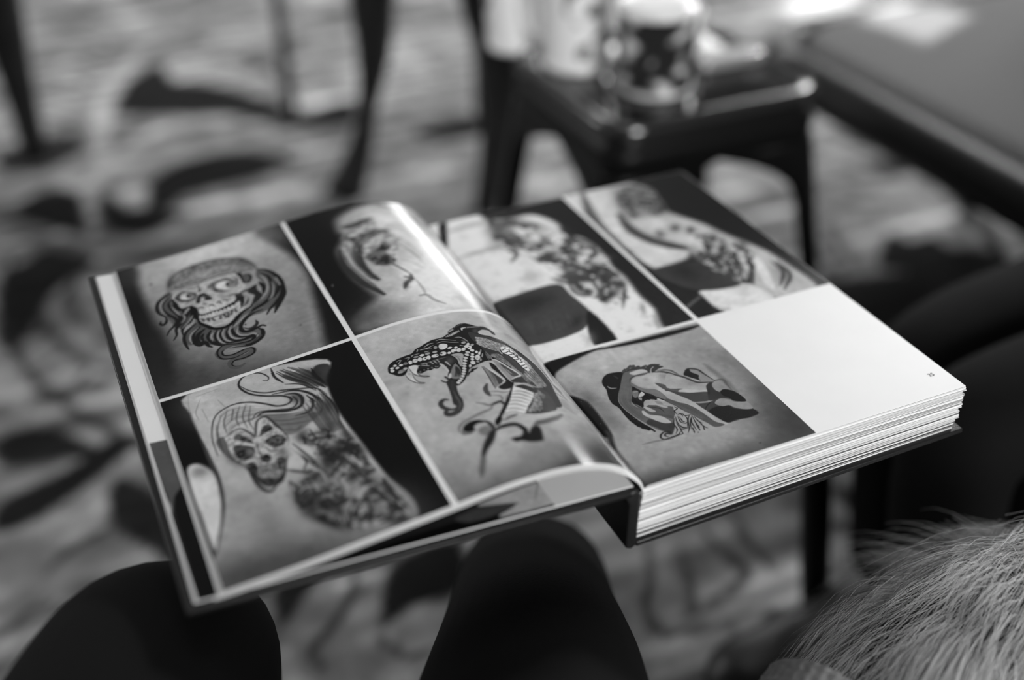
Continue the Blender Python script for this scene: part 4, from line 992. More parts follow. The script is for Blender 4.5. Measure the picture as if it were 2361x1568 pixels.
def smooth_noise(ny, nx, cell, rng):
    gy, gx = int(ny/cell)+3, int(nx/cell)+3; g = rng.standard_normal((gy,gx))
    y = np.linspace(0,gy-2.001,ny); x = np.linspace(0,gx-2.001,nx); iy, ix = y.astype(int), x.astype(int)
    fy, fx = (y-iy)[:,None], (x-ix)[None,:]; fy = fy*fy*(3-2*fy); fx = fx*fx*(3-2*fx)
    return (g[iy][:,ix]*(1-fy)*(1-fx)+g[iy+1][:,ix]*fy*(1-fx)+g[iy][:,ix+1]*(1-fy)*fx+g[iy+1][:,ix+1]*fy*fx)
def draw(name, x0, y0, x1, y1, h, grain=.05, ground=None):
    rng = np.random.default_rng(len(name)*7+3); base, ops = PRINT[name]
    nx, ny = int(round((x1-x0)/h))+1, int(round((y1-y0)/h))+1
    xs, ys = np.linspace(x0,x1,nx), np.linspace(y0,y1,ny)
    img = np.full((ny,nx), float(base)) if ground is None else ground(xs, ys)
    def win(P, pad):
        a = np.searchsorted(xs, P[:,0].min()-pad); b = np.searchsorted(xs, P[:,0].max()+pad)
        c = np.searchsorted(ys, P[:,1].min()-pad); d = np.searchsorted(ys, P[:,1].max()+pad)
        return a,b,c,d
    def blend(a,b,c,d,al,v): img[c:d,a:b] += al*(v-img[c:d,a:b])
    def sstep(t): t = np.clip(t,0,1); return t*t*(3-2*t)
    def seg_d2(X,Y,p,q):
        dx,dy = q-p; L = dx*dx+dy*dy+1e-9; t = np.clip(((X-p[0])*dx+(Y-p[1])*dy)/L,0,1)
        return (X-p[0]-t*dx)**2+(Y-p[1]-t*dy)**2, t
    def stroke(P, w0, v, op, soft, taper=True):
        mask = None; n = len(P)-1
        A = win(P, w0+soft+h)
        if A[1]<=A[0] or A[3]<=A[2]: return
        mask = np.zeros((A[3]-A[2], A[1]-A[0]))
        for i in range(n):
            u = (i+.5)/n; wd = w0*(min(1,.35+2.2*min(u,1-u)) if taper and n>2 else 1)/2
            a,b,c,d = win(P[i:i+2], wd+soft+h)
            if b<=a or d<=c: continue
            d2,_ = seg_d2(xs[None,a:b], ys[c:d,None], P[i], P[i+1])
            al = sstep((wd+soft/2-np.sqrt(d2))/max(soft,.3*h))
            s = mask[c-A[2]:d-A[2], a-A[0]:b-A[0]]; np.maximum(s, al, out=s)
        blend(*A, mask*op, v)
    for o in ops:
        k, v, wd, op = o[:4]; P = np.array(o[4],float).reshape(-1,2)
        if k == 'P':
            Q = crom(P,4,True); soft = max(wd,h*.8); a,b,c,d = win(Q, soft+h)
            if b<=a or d<=c: continue
            X, Y = xs[None,a:b], ys[c:d,None]; D = np.full((d-c,b-a),1e12); ins = np.zeros((d-c,b-a),bool)
            for i in range(len(Q)):
                p, q = Q[i], Q[(i+1)%len(Q)]
                np.minimum(D, seg_d2(X,Y,p,q)[0], out=D)
                if p[1] != q[1]: ins ^= ((p[1]>Y)!=(q[1]>Y)) & (X < (q[0]-p[0])*(Y-p[1])/(q[1]-p[1])+p[0])
            sd = np.sqrt(D)*np.where(ins,1,-1); blend(a,b,c,d, op*sstep(sd/soft+.5), v)
        elif k == 'N':
            Q = crom(P,4,True); soft = 6*h; a,b,c,d = win(Q, soft+h)
            if b<=a or d<=c: continue
            X, Y = xs[None,a:b], ys[c:d,None]; D = np.full((d-c,b-a),1e12); ins = np.zeros((d-c,b-a),bool)
            for i in range(len(Q)):
                p, q = Q[i], Q[(i+1)%len(Q)]
                np.minimum(D, seg_d2(X,Y,p,q)[0], out=D)
                if p[1] != q[1]: ins ^= ((p[1]>Y)!=(q[1]>Y)) & (X < (q[0]-p[0])*(Y-p[1])/(q[1]-p[1])+p[0])
            sd = np.sqrt(D)*np.where(ins,1,-1); n1 = smooth_noise(d-c,b-a,max(2,wd/h),rng); n2 = smooth_noise(d-c,b-a,max(2,wd/h*.45),rng)
            m_ = sstep((n1+.6*n2)*.9+.5); blend(a,b,c,d, op*sstep(sd/soft+.3), v+(o[5]-v)*m_)
        elif k == 'L':
            stroke(crom(P,6), wd, v, op, max(o[5],h*.9))
        elif k == 'B':
            c0, e1, e2 = P[0], P[1]-P[0], P[2]-P[0]; M = np.linalg.pinv(np.array([e1,e2]).T)
            ext = 2.2*(np.abs(e1)+np.abs(e2)); a,b,c,d = win(np.array([c0-ext,c0+ext]),0)
            if b<=a or d<=c: continue
            X, Y = xs[None,a:b]-c0[0], ys[c:d,None]-c0[1]
            blend(a,b,c,d, op*np.exp(-((M[0,0]*X+M[0,1]*Y)**2+(M[1,0]*X+M[1,1]*Y)**2)*1.1), v)
        elif k in 'HS':
            Q = np.array(o[7],float).reshape(-1,2)
            rs = lambda Z,n: np.stack([np.interp(np.linspace(0,1,n), np.linspace(0,1,len(crom(Z,6))), crom(Z,6)[:,i]) for i in (0,1)],-1)
            if k == 'H':
                A, B = rs(P,24), rs(Q,24)
                for j in range(o[6]):
                    t = (j+.5)/o[6]+rng.uniform(-.2,.2)/o[6]; u0 = rng.uniform(0,.25); u1 = rng.uniform(.75,1); C = A*(1-t)+B*t
                    stroke(C[int(u0*23):int(u1*23)+1], wd*rng.uniform(.7,1.4), rng.uniform(v,o[5]), op, max(wd*.8,h*.9))
            else:
                rows, cols = o[5], o[6]; A, B = rs(P,cols), rs(Q,cols)
                for r in range(rows):
                    for c_ in range(cols-1):
                        t = (r+.5)/rows; f = .5*(r%2); p = (A[c_]*(1-f)+A[c_+1]*f)*(1-t)+(B[c_]*(1-f)+B[c_+1]*f)*t
                        q = p+(A[c_+1]-A[c_])*.35+(B[c_]-A[c_])*.12/rows
                        stroke(np.array([p,q]), wd*rng.uniform(.7,1.2), v*rng.uniform(.75,1.1), op, max(wd*.6,h*.9), False)
    if grain:
        n = smooth_noise(ny,nx,max(2,9/h*3),rng)*.5+smooth_noise(ny,nx,max(2,25/h*3),rng)*.6+rng.standard_normal((ny,nx))*.35
        img *= 1+grain*n
    return np.clip(img,0,255), xs, ys
# ------------------------------------------------------------------ setting: floor, wall with windows
def carpet_ground(xs, ys):
    X, Y = xs[None,:]/1000., ys[:,None]/1000.
    a = np.sin(9*X+3*np.sin(5*Y))+np.sin(8*Y+2.6*np.sin(6*X+1)); b = np.sin(21*X+2*np.sin(13*Y))*np.sin(17*Y)
    far = np.clip((Y-.2*X-1.0)/.6,0,1)
    v = 118+22*np.tanh(2*a)-18*np.tanh(3*(b-.5))
    vis = ((X>-.6)&(X<2.3)&(Y>.1)&(Y<3.2))
    out = np.where(vis, 128+8*a, 78+62*np.tanh(2.5*a))
    rg = np.random.default_rng(2); st = smooth_noise(len(ys),len(xs)//10+2,2,rng=rg); st = np.repeat(st,10,1)[:,:len(xs)]; st2 = smooth_noise(len(ys),len(xs),4,rg)
    return out*(1+.16*st+.10*st2)
img, xs, ys = draw('carpet', -2400, -1500, 3000, 4200, 9, .10, carpet_ground)
ny, nx = img.shape
GX, GY = np.meshgrid(xs/1000., ys/1000.)
def grid_faces(nx, ny):
    i = np.arange(ny-1)[:,None]*nx+np.arange(nx-1)[None,:]
    return np.stack([i,i+1,i+nx+1,i+nx],-1).reshape(-1,4)
def grid_obj(name, V, nx, ny, m, parent=None):
    me = bpy.data.meshes.new(name); org = np.array(root_of(parent).location) if parent else np.zeros(3)
    q = grid_faces(nx,ny); me.vertices.add(nx*ny); me.vertices.foreach_set('co', (V.reshape(-1,3)-org).astype(np.float32).ravel())
    me.loops.add(q.size); me.loops.foreach_set('vertex_index', q.ravel().astype(np.int32))
    me.polygons.add(len(q)); me.polygons.foreach_set('loop_start', np.arange(0,q.size,4,dtype=np.int32))
    me.update(calc_edges=True); o = link(name, me, m, parent, True); return o
fl = grid_obj('floor', np.stack([GX,GY,np.zeros_like(GX)],-1), nx, ny, 'carpet'); fl['kind'] = 'structure'
fl['label'] = 'carpet with dark and light scroll pattern'
rgs = np.random.default_rng(5); stk = np.repeat(smooth_noise(img.shape[0],img.shape[1]//12+2,2,rgs),12,1)[:,:img.shape[1]]; img = np.clip(img*(1+.16*stk),4,255)
set_ink(fl, lin(img)*1.2)
WY, WH = 4.18, 2.75
OPEN = [(1.5,2.8,.75,1.55)]          # window openings: x0 x1 z0 z1
SLOT = (1.62,1.86)
def wall_back():
    bm = bmesh.new(); ysx = sorted({-2.42,3.0}|{o[0] for o in OPEN}|{o[1] for o in OPEN}); zsx = sorted({0,WH}|{o[2] for o in OPEN}|{o[3] for o in OPEN})
    for i in range(len(ysx)-1):
        for j in range(len(zsx)-1):
            xc, zc = (ysx[i]+ysx[i+1])/2, (zsx[j]+zsx[j+1])/2
            if any(o[0]<xc<o[1] and o[2]<zc<o[3] for o in OPEN): continue
            hexa(bm, (xc,WY,zc), (ysx[i+1]-ysx[i],.14,zsx[j+1]-zsx[j]))
    bmesh.ops.remove_doubles(bm, verts=bm.verts, dist=1e-4)
    o = bm_obj('wall_back', bm, 'wall_paint'); o['kind'] = 'structure'
wall_back()
for n,(x0,x1,z0,z1) in enumerate(OPEN):
    bm = bmesh.new()
    for z in (z0+.03,z1-.03): hexa(bm, ((x0+x1)/2,WY,z), (x1-x0,.08,.06), .006)
    for x in (x0+.03,(x0+x1)/2,x1-.03): hexa(bm, (x,WY,(z0+z1)/2), (.06,.07,z1-z0), .006)
    o = bm_obj('window_%d'%(n+1), bm, 'window_frame'); o['kind'] = 'structure'
def wall_right():
    ops = [(1.83,2.03,1.75,1.92),(2.52,2.76,.90,1.12)]  # made-up openings, sized and placed to throw the sun patches
    ysx = sorted({-1.5,4.2}|{o[0] for o in ops}|{o[1] for o in ops}); zsx = sorted({0,WH}|{o[2] for o in ops}|{o[3] for o in ops})
    bm = bmesh.new()
    for i in range(len(ysx)-1):
        for j in range(len(zsx)-1):
            yc, zc = (ysx[i]+ysx[i+1])/2, (zsx[j]+zsx[j+1])/2
            if any(o[0]<yc<o[1] and o[2]<zc<o[3] for o in ops): continue
            hexa(bm, (3.05,yc,zc), (.06,ysx[i+1]-ysx[i],zsx[j+1]-zsx[j]))
    bmesh.ops.remove_doubles(bm, verts=bm.verts, dist=1e-4)
    bm_obj('wall_right', bm, 'wall_paint')['kind'] = 'structure'
    for n,(y0,y1,z0,z1) in enumerate(ops):
        bm = bmesh.new()
        for z in (z0-.02,z1+.02): hexa(bm, (3.01,(y0+y1)/2,z), (.03,y1-y0+.08,.04), .004)
        for y in (y0-.02,y1+.02): hexa(bm, (3.01,y,(z0+z1)/2), (.03,.04,z1-z0), .004)
        bm_obj('window_%d'%(n+3), bm, 'window_frame')['kind'] = 'structure'  # frames around the added sun openings
    lo = (2.62,3.98,1.05,2.45); bm = bmesh.new()
    for y0,y1,z0,z1 in ((-1.5,lo[0],0,WH),(lo[1],4.2,0,WH),(lo[0],lo[1],0,lo[2]),(lo[0],lo[1],lo[3],WH)): hexa(bm, (-2.38,(y0+y1)/2,(z0+z1)/2), (.06,y1-y0,z1-z0))
    bm_obj('wall_left', bm, 'wall_paint')['kind'] = 'structure'
    bm = bmesh.new()
    for z in (lo[2]-.02,lo[3]+.02): hexa(bm, (-2.335,(lo[0]+lo[1])/2,z), (.03,lo[1]-lo[0]+.08,.04), .004)
    for y in (lo[0]-.02,(lo[0]+lo[1])/2,lo[1]+.02): hexa(bm, (-2.335,y,(lo[2]+lo[3])/2), (.03,.04,lo[3]-lo[2]), .004)
    bm_obj('window_2', bm, 'window_frame')['kind'] = 'structure'  # unseen window frame added around the left fill light
    bm = bmesh.new(); hexa(bm, (.32,1.35,WH+.05), (5.52,5.72,.1)); bm_obj('ceiling', bm, 'wall_paint')['kind'] = 'structure'
wall_right()

# ------------------------------------------------------------------ the open book
S, ZP = .33, .56
LEFT_PROFILE=[(-0.018, -0.02), (-0.025, 0.008), (-0.036, 0.027), (-0.059, 0.053), (-0.091, 0.0735), (-0.135, 0.088), (-0.18, 0.0945), (-0.21, 0.0955), (-0.27, 0.094), (-0.345, 0.086), (-0.42, 0.0785), (-0.49, 0.0715), (-0.59, 0.062), (-0.703, 0.055)]
PR = crom(np.array(LEFT_PROFILE), 20); ARC = np.r_[0,np.cumsum(np.hypot(*np.diff(PR,axis=0).T))]*S
TN = np.gradient(PR,axis=0); TN /= np.linalg.norm(TN,axis=1)[:,None]; NR = np.stack([TN[:,1],-TN[:,0]],-1)      # normal, pointing up
def wpt(x,y,z): return (x*S, y*S, ZP+z*S)
def left_pt(s, y, off=0):
    """s: metres along the sheet from the spine, y metres, off metres above the sheet"""
    x = np.interp(s,ARC,PR[:,0])*S+np.interp(s,ARC,NR[:,0])*off; z = np.interp(s,ARC,PR[:,1])*S+np.interp(s,ARC,NR[:,1])*off
    x = x-np.maximum(0,s-ARC[-1])
    return np.stack([x+0*y, y+0*s, ZP+z+0*y],-1)
book = empty('art_book', wpt(.3,.5,-.118), 'thick open hardcover art book showing black and white tattoo photographs', 'book')
def sheet(name, pts_fn, ss, y0, y1, th, m, parent, ys_n=2):
    """a thin sheet: pts_fn(s, y, off)"""
    ss = np.asarray(ss); n = len(ss); V = []
    for off in (0,-th):
        for y in (y0,y1): V.append(pts_fn(ss, np.full(n,y), off))
    V = np.vstack(V); Fs = []
    for i in range(n-1):
        Fs.append((i,i+1,n+i+1,n+i)); Fs.append((2*n+i,3*n+i,3*n+i+1,2*n+i+1))
        Fs.append((i,2*n+i,2*n+i+1,i+1)); Fs.append((n+i,n+i+1,3*n+i+1,3*n+i))
    Fs.append((0,n,3*n,2*n)); Fs.append((n-1,3*n-1,4*n-1,2*n-1))
    return build(name, V, Fs, m, parent, True) if parent else (V,Fs)
def shade_flat_edges(o): 
    md = o.modifiers.new('edges','EDGE_SPLIT'); md.split_angle = math.radians(40)
lp = sheet('left_page', left_pt, ARC[::2], 0, S, .0003, 'paper', book); shade_flat_edges(lp)
lp['label'] = 'curved left page with four printed tattoo photographs'
GAP = .0016; SG = .3843*S; YL = .502*S
def photo(name, art, fn, x0, x1, y0, y1, h, parent, label, white=228, grain=.05):
    im, xs, ys = draw(art, x0*1e4, y0*1e4, x1*1e4, y1*1e4, h, grain)
    X, Y = np.meshgrid(xs/1e4, ys/1e4)
    V = fn(X.ravel(), Y.ravel(), .00008); o = grid_obj(name, V, len(xs), len(ys), 'print', parent)
    nrm = o.data.polygons[0].normal
    if nrm.z < 0:
        o.data.flip_normals()
    set_ink(o, np.clip(lin(im)/lin(white)*.80,.004,.86)); o['label'] = label; return o
photo('printed_photo','skull_scarf',left_pt, SG+GAP, ARC[-1]-.0003, YL+GAP, S-.0003, 3.8, lp, 'photograph of a grinning skull tattoo with head scarf and flowing hair', 208)
photo('printed_photo','skull_hair',left_pt, SG+GAP, ARC[-1]-.0003, .0003, YL-GAP, 4.4, lp, 'photograph of a horned skull tattoo with swirling hair on a forearm', 226)
photo('printed_photo','bird',left_pt, .006, SG-GAP, YL+GAP, S-.0003, 4.8, lp, 'photograph of a blurred winged tattoo on dark and pale skin', 205)
photo('printed_photo','snake',left_pt, .006, SG-GAP, .0003, YL-GAP, 3.1, lp, 'photograph of an open-mouthed snake tattoo coiled on a dagger', 228)
# loose leaves curling under the left page
V, Fs, K = [], [], []
rng = random.Random(4)
for k in range(1,8):
    d = .00045*k; ext = .0007*k+rng.uniform(-.0003,.0004); dy = rng.uniform(-.0004,.0003)
    def fn(s,y,off,d=d): return left_pt(s, y, off-d*np.clip(s/.03,0.15,1)-.0*s)
    ss = np.r_[ARC[::3], ARC[-1]+ext]
    v, f = sheet('x', fn, ss, dy, S+dy, .00032, 'paper', None)
    b = sum(len(q) for q in V); V.append(v); Fs += [tuple(i+b for i in q) for q in f]; K += [rng.uniform(.55,.82)]*len(v)
o = build('page_bundle', np.vstack(V), Fs, 'leaf_edges', book); set_ink(o, K); o['kind'] = 'stuff'; o['label'] = 'bundle of leaves curling up under the left page'
# the leaf lying on the front cover, and the front cover itself
CL = lambda x: .012+(x+.04)*(.052-.012)/(-.745+.04)
def cover_pt(x, y, off=0): return np.stack([x+0*y, y+0*x, ZP+CL(x/S)*S+off+0*y],-1)
ul = sheet('underlying_page', lambda s,y,off: cover_pt(-s,y,off), np.linspace(.042,.741,30)*S, 0, S, .0006, 'paper', book); shade_flat_edges(ul)
photo('printed_photo','underleaf',cover_pt, -.2438, -.060, .0004, .1300, 8, ul, 'strip of another printed photograph showing beside the left page', 215)
ul2 = sheet('underlying_page', lambda s,y,off: cover_pt(-s,y,off-.0007), np.linspace(.042,.7445,8)*S, .001, S+.0006, .0009, 'paper', book)
def slab(name, pts, y0, y1, m, parent, bev):
    """prism with cross-section pts (x,z) extruded along y"""
    bm = bmesh.new(); a = [bm.verts.new((p[0],y0,p[1])) for p in pts]; b = [bm.verts.new((p[0],y1,p[1])) for p in pts]; n = len(pts)
    bm.faces.new(a); bm.faces.new(b[::-1])
    for i in range(n): bm.faces.new((a[i],b[i],b[(i+1)%n],a[(i+1)%n]))
    bmesh.ops.recalc_face_normals(bm, faces=bm.faces)
    if bev: bmesh.ops.bevel(bm, geom=list(bm.edges), offset=bev, segments=3, affect='EDGES', profile=.5)
    o = bm_obj(name, bm, m, parent, True); shade_flat_edges(o); return o
yc0, yc1 = -.010*S, 1.010*S
zl = lambda x: ZP+CL(x)*S-.0017
slab('front_cover', [(-.048*S,zl(-.048)),(-.758*S,zl(-.758)),(-.758*S,zl(-.758)-.0034),(-.048*S,zl(-.048)-.0034)], yc0, yc1, 'cover_cloth', book, .0009)
slab('spine', [(-.040*S,ZP+.010*S),(-.0325*S,ZP-.002*S),(-.0350*S,ZP-.112*S),(-.046*S,ZP-.118*S),(-.056*S,ZP-.112*S),(-.053*S,ZP-.02*S),(-.062*S,ZP+.004*S)], yc0, yc1, 'cover_cloth', book, .0012)
zb = lambda x: ZP+(-.105+.0175*(x+.03))*S
slab('back_cover', [(-.036*S,zb(-.03)),(.652*S,zb(.652)),(.652*S,zb(.652)-.0034),(-.036*S,zb(-.03)-.0036)], yc0, yc1, 'cover_cloth', book, .0009)
# text block: thin leaves, each with its own offset
V, Fs, K = [], [], []
rng = random.Random(11); N = 84; dx = 0
sig = [rng.uniform(-.002,.0012) for _ in range(12)]; sig[11] = .0004; sig[6] = .0006; sig[5] = -.0022; sig[2] = -.0020; sig[1] = -.0026; sig[0] = -.0032
for k in range(N-1):
    t0, t1 = k/N, (k+rng.choice([.62,.86,.95,1.0,1.0]))/N
    x1 = .643*S+sig[int(t0*12)]+rng.uniform(-.0003,.0003); y0 = rng.uniform(-.0005,.0004)+(-.0004 if k%7==0 else 0)
    col = rng.choice([.80,.78,.74,.70,.66,.60,.52,.45,.36]) if rng.random()<.75 else .78
    if rng.random() < .06: col = .08  # near-black leaves paint the dark of gaps between leaves
    pts = []
    for t in (t0,t1):
        for x in (-.034+.012*t, 0, .05, .30, .643):
            zz = zb(x)*(1-t)+(ZP-.0004)*t+(.0004*math.sin(k*1.7+x*6) if 0<x<.6 and t<.95 else 0)*.5
            pts.append((x1 if x==.643 else x*S, zz))
    b = len(V)
    for y in (y0, S+rng.uniform(-.0004,.0004)):
        V += [(p[0],y,p[1]) for p in pts]
    for f0 in (0,10):
        for i in range(4): Fs.append((b+f0+i,b+f0+i+1,b+f0+5+i+1,b+f0+5+i))
    for i in range(4): Fs.append((b+5+i,b+5+i+1,b+15+i+1,b+15+i)); Fs.append((b+i,b+10+i,b+10+i+1,b+i+1))
    Fs.append((b,b+5,b+15,b+10)); Fs.append((b+4,b+14,b+19,b+9)); K += [col]*20
tb = build('text_block', V, Fs, 'leaf_edges', book); set_ink(tb, K); tb['kind'] = 'stuff'; tb['label'] = 'thick block of white page edges'
def right_pt(x, y, off=0):
    z = np.where(x<-.004, -.012*np.clip((-x-.004)/.012,0,2)**1.5, 0)+.002*S*np.exp(-((x-.02)/.03)**2)
    return np.stack([x+0*y, y+0*x, ZP+z+off+0*y],-1)
rp = sheet('right_page', right_pt, np.r_[np.linspace(-.0112,.05,40), np.linspace(.055,.6435*S,30)], 0, S, .0003, 'paper', book); shade_flat_edges(rp)
rp['label'] = 'flat right page with three tattoo photographs and a blank quarter'
XG, YR = .322*S, .398*S
photo('printed_photo','figure',right_pt, -.0105, XG-GAP, .0003, YR-GAP, 3.1, rp, 'photograph of a long-haired reclining figure tattoo', 230)
photo('printed_photo','arm',right_pt, -.0105, XG-GAP, YR+GAP, S-.0003, 5.6, rp, 'photograph of a tattooed upper arm beside dark cloth', 205)
photo('printed_photo','striped_arm',right_pt, XG+GAP, .6435*S-.0003, YR+GAP, S-.0003, 5.6, rp, 'photograph of a tattooed arm with dark stripes', 212)
cu = bpy.data.curves.new('page_number','FONT'); cu.body = '25'; cu.size = .0042; cu.extrude = .00002
tmp = bpy.data.objects.new('tmp', cu); COL.objects.link(tmp); bpy.context.view_layer.update()
nm = bpy.data.meshes.new_from_object(tmp.evaluated_get(bpy.context.evaluated_depsgraph_get())); bpy.data.objects.remove(tmp)
t = link('page_number', nm, 'number_ink', rp)
t.location = Vector((.604*S,.050*S,ZP+.00015))-Vector(book.location)
# ------------------------------------------------------------------ black metal stool (built once, copied)
def stool(loc, label):
    root = empty('metal_stool', loc, label, 'stool', 'black metal stools'); cx, cy = loc[0], loc[1]; H = .45; HW = .143
    def rsq(hw, r, n=8):
        out = []
        for q,(sx,sy) in enumerate(((1,1),(-1,1),(-1,-1),(1,-1))):
            for i in range(n+1):
                a = math.pi/2*(q+i/n); out.append((sx*(hw-r)+r*math.cos(a), sy*(hw-r)+r*math.sin(a)))
        return out
    def loft(name, rings, m='black_paint', capi=False, capo=False):
        V, Fs, n = [], [], len(rings[0][0])
        for ring, z in rings: V += [(cx+x, cy+y, z) for x,y in ring]
        for k in range(len(rings)-1):
            for j in range(n): Fs.append((k*n+j, k*n+(j+1)%n, (k+1)*n+(j+1)%n, (k+1)*n+j))
        if capi: Fs.append(tuple(range(n)))
        if capo: Fs.append(tuple((len(rings)-1)*n+j for j in range(n)))
        return build(name, V, Fs, m, root, True)
    o = loft('seat', [(rsq(HW-.012,.034), H-.010),(rsq(HW-.014,.033), H-.004),(rsq(HW-.018,.03), H-.0035),(rsq(.05,.02), H-.003)], capo=True)
    rim = []
    for i in range(13):
        a = i/12*2*math.pi; rim.append((rsq(HW-.007+.0095*math.cos(a), .036+.0095*math.cos(a)), H-.006+.0095*math.sin(a)))
    loft('rim', rim, 'rim_paint')
    o = loft('apron', [(rsq(HW-.008,.034),H-.010),(rsq(HW-.012,.03),H-.024),(rsq(HW-.004,.034),H-.030),(rsq(HW-.001,.034),H-.036),(rsq(HW-.002,.034),H-.062)], 'stool_leg')
    md = o.modifiers.new('thick','SOLIDIFY'); md.thickness = .002
    for sx,sy in ((1,1),(-1,1),(-1,-1),(1,-1)):
        V, Fs = [], []; hs = [.060,.066,.074,.084,.096,.112,.135,.17,.23,.30,.37,.447]
        for h in hs:
            e = HW-.002+.045*(h-.06)/.39; wd = .044-.010*(h/.45)+.112*max(0,1-(h-.058)/.075)**2.2; r = .024
            loc_ = [(e-wd,e),(e-r,e),(e-.012,e-.003),(e-.003,e-.012),(e,e-r),(e,e-wd)]
            V += [(cx+sx*x, cy+sy*y, H-h) for x,y in loc_]
        for k in range(len(hs)-1):
            for j in range(5): Fs.append((k*6+j,k*6+j+1,(k+1)*6+j+1,(k+1)*6+j))
        o = build('leg', V, Fs, 'stool_leg', root, True); md = o.modifiers.new('thick','SOLIDIFY'); md.thickness = .003; md.offset = 0
        e = HW+.038; bm = bmesh.new(); hexa(bm, (cx+sx*(e-.008),cy+sy*(e-.008),.006), (.032,.032,.012), .004)
        bm_obj('foot_cap', bm, 'rubber', o)
    return root
def copy_tree(o, parent=None):
    c = o.copy(); COL.objects.link(c); c.parent = parent
    for ch in list(o.children): copy_tree(ch, c)
    return c
st = stool((.462,.785,0), 'black metal stool with rounded seat carrying the mugs')
# ------------------------------------------------------------------ mugs and things on the stool
def mug_ink(o, c, seed, dark):
    rg = np.random.default_rng(seed); n = len(o.data.vertices); co = np.zeros(n*3); o.data.vertices.foreach_get('co', co); co = co.reshape(-1,3)
    a = np.arctan2(co[:,1],co[:,0]); z = co[:,2]; v = np.zeros(n)
    for i in range(14):
        fa, fz, p, q = rg.uniform(2,9), rg.uniform(30,160), rg.uniform(0,6), rg.uniform(0,6); v += np.sin(np.round(fa)*a+p+2*np.sin(fz*.4*z+q))*np.sin(fz*z+q)/3
    return a, z, v
def mug(name, loc, r, h, label, dark, handle, lid=False):
    root = empty(name, loc, label, 'mug', 'mugs on the stool')
    prof = [(r*.9,0),(r*.97,.004),(r,.012)]+[(r,.012+(h-.02)*i/40) for i in range(41)]+[(r,h-.003),(r-.001,h),(r-.0035,h-.001),(r-.0045,h-.006),(r-.005,.012),(0.001,.008)]
    V, Fs = lathe(prof, loc, 96); Fs.append(tuple(range(96))[::-1]); o = build('body', V, Fs, 'mug_print', root, True)
    a, z, v = mug_ink(o, loc, 5 if dark else 9, dark)
    rad = np.hypot(*(np.array([(x-loc[0],y-loc[1]) for x,y,_ in V]).T)); out = rad > r-.0006
    if dark: ink = np.where(v>.75,.62,np.where(v>.35,.22,.02)); band = (z>h*.05)&(z<h*.97)
    else: ink = np.where(v>.55,.06,np.where(v>.25,.3,.8)); band = (z>h*.14)&(z<h*.95)&(np.sin(a+(handle or 0))>-.2)
    set_ink(o, np.where(out&band, ink, .80 if not dark else np.where(out,.03,.8)))
    if handle is not None:
        ca, sa = math.cos(handle), math.sin(handle); P = [(r-.004,h*.80),(r+.016,h*.82),(r+.030,h*.66),(r+.031,h*.45),(r+.018,h*.26),(r-.004,h*.2)]
        V, Fs = tube([(loc[0]+p*ca, loc[1]+p*sa, loc[2]+q) for p,q in P], [.0065]*6, 12, 6); build('handle', V, Fs, 'ceramic', root, True)
    if lid:
        V, Fs = lathe([(.001,h+.004),(r*.7,h+.0045),(r*.96,h+.004),(r+.002,h+.001),(r+.0022,h-.006),(r+.0005,h-.0065)], loc, 64); build('lid', V, Fs, 'ceramic', root, True)
    return root
ZT = .4475
mug('mug', (.378,.850,ZT), .042, .115, 'white mug with dark printed drawing at the back of the stool', False, 2.2)
mug('mug', (.428,.742,ZT), .046, .100, 'black mug with pale printed drawing and white rim at the stool front', True, .75, True)
mug('mug', (.335,.945,ZT), .034, .10, 'small pale printed mug at the left edge of the stool', False, None)
mug('cup', (.512,.822,ZT), .026, .060, 'small plain white cup behind the black mug', False, None).children[0].data.materials[0] = MAT['ceramic']
ph = empty('slim_case', (.548,.772,ZT), 'slim shiny silver case lying beside the black mug', 'case')
bm = bmesh.new(); hexa(bm, (.548,.772,ZT+.007), (.088,.036,.014), .005, 4); bm_obj('shell', bm, 'silver', ph, True)
bm = bmesh.new(); hexa(bm, (.548,.772,ZT+.0145), (.074,.026,.001), .0003, 1); bm_obj('top_plate', bm, 'screen_glass', ph)
# ------------------------------------------------------------------ dark chairs further back
LEG_A = [(.335,1.514,.46),(.325,1.514,.349),(.321,1.514,.258),(.301,1.514,.158),(.282,1.514,.086),(.243,1.514,0)]
LEG_B = [(.450,1.342,.46),(.462,1.342,.38),(.482,1.342,.291),(.484,1.342,.199),(.472,1.342,.114),(.450,1.342,0)]
def far_chair(label):
    o0 = (.36,1.55,0); root = empty('dark_chair', o0, label, 'chair', 'dark chairs in the background')
    for P, rr in ((LEG_A,[.046,.044,.034,.020,.026,.040]),(LEG_B,[.045,.046,.045,.037,.030,.024])):
        V, Fs = tube(P, rr, 14, 6, True, .9); build('leg', V, Fs, 'black_wood', root, True)
    for x,y in ((.243,1.87),(.60,1.72)):
        V, Fs = tube([(x,y,.46),(x,y,.2),(x,y,0)], [.012,.012,.012], 12); build('rear_leg', V, Fs, 'black_wood', root, True)
    q = [(.25,1.47),(.44,1.33),(.64,1.74),(.20,1.92)]
    slab_v = [(x,y,z) for z in (.455,.49) for x,y in q]
    o = build('seat', slab_v, [(3,2,1,0),(4,5,6,7),(0,1,5,4),(1,2,6,5),(2,3,7,6),(3,0,4,7)], 'black_wood', root); md = o.modifiers.new('b','BEVEL'); md.width = .012; md.segments = 3
    for x,y in ((.243,1.87),(.60,1.72)):
        V, Fs = tube([(x,y,.47),(x+.01,y+.03,.66),(x+.02,y+.07,.9)], [.016,.014,.013], 12); build('back_post', V, Fs, 'black_wood', root, True)
    V, Fs = tube([(.262,1.94,.86),(.45,1.90,.87),(.62,1.79,.86)], [.022,.026,.022], 12); build('top_rail', V, Fs, 'black_wood', root, True)
    return root
ch = far_chair('dark chair with curved tapering legs behind the stool')
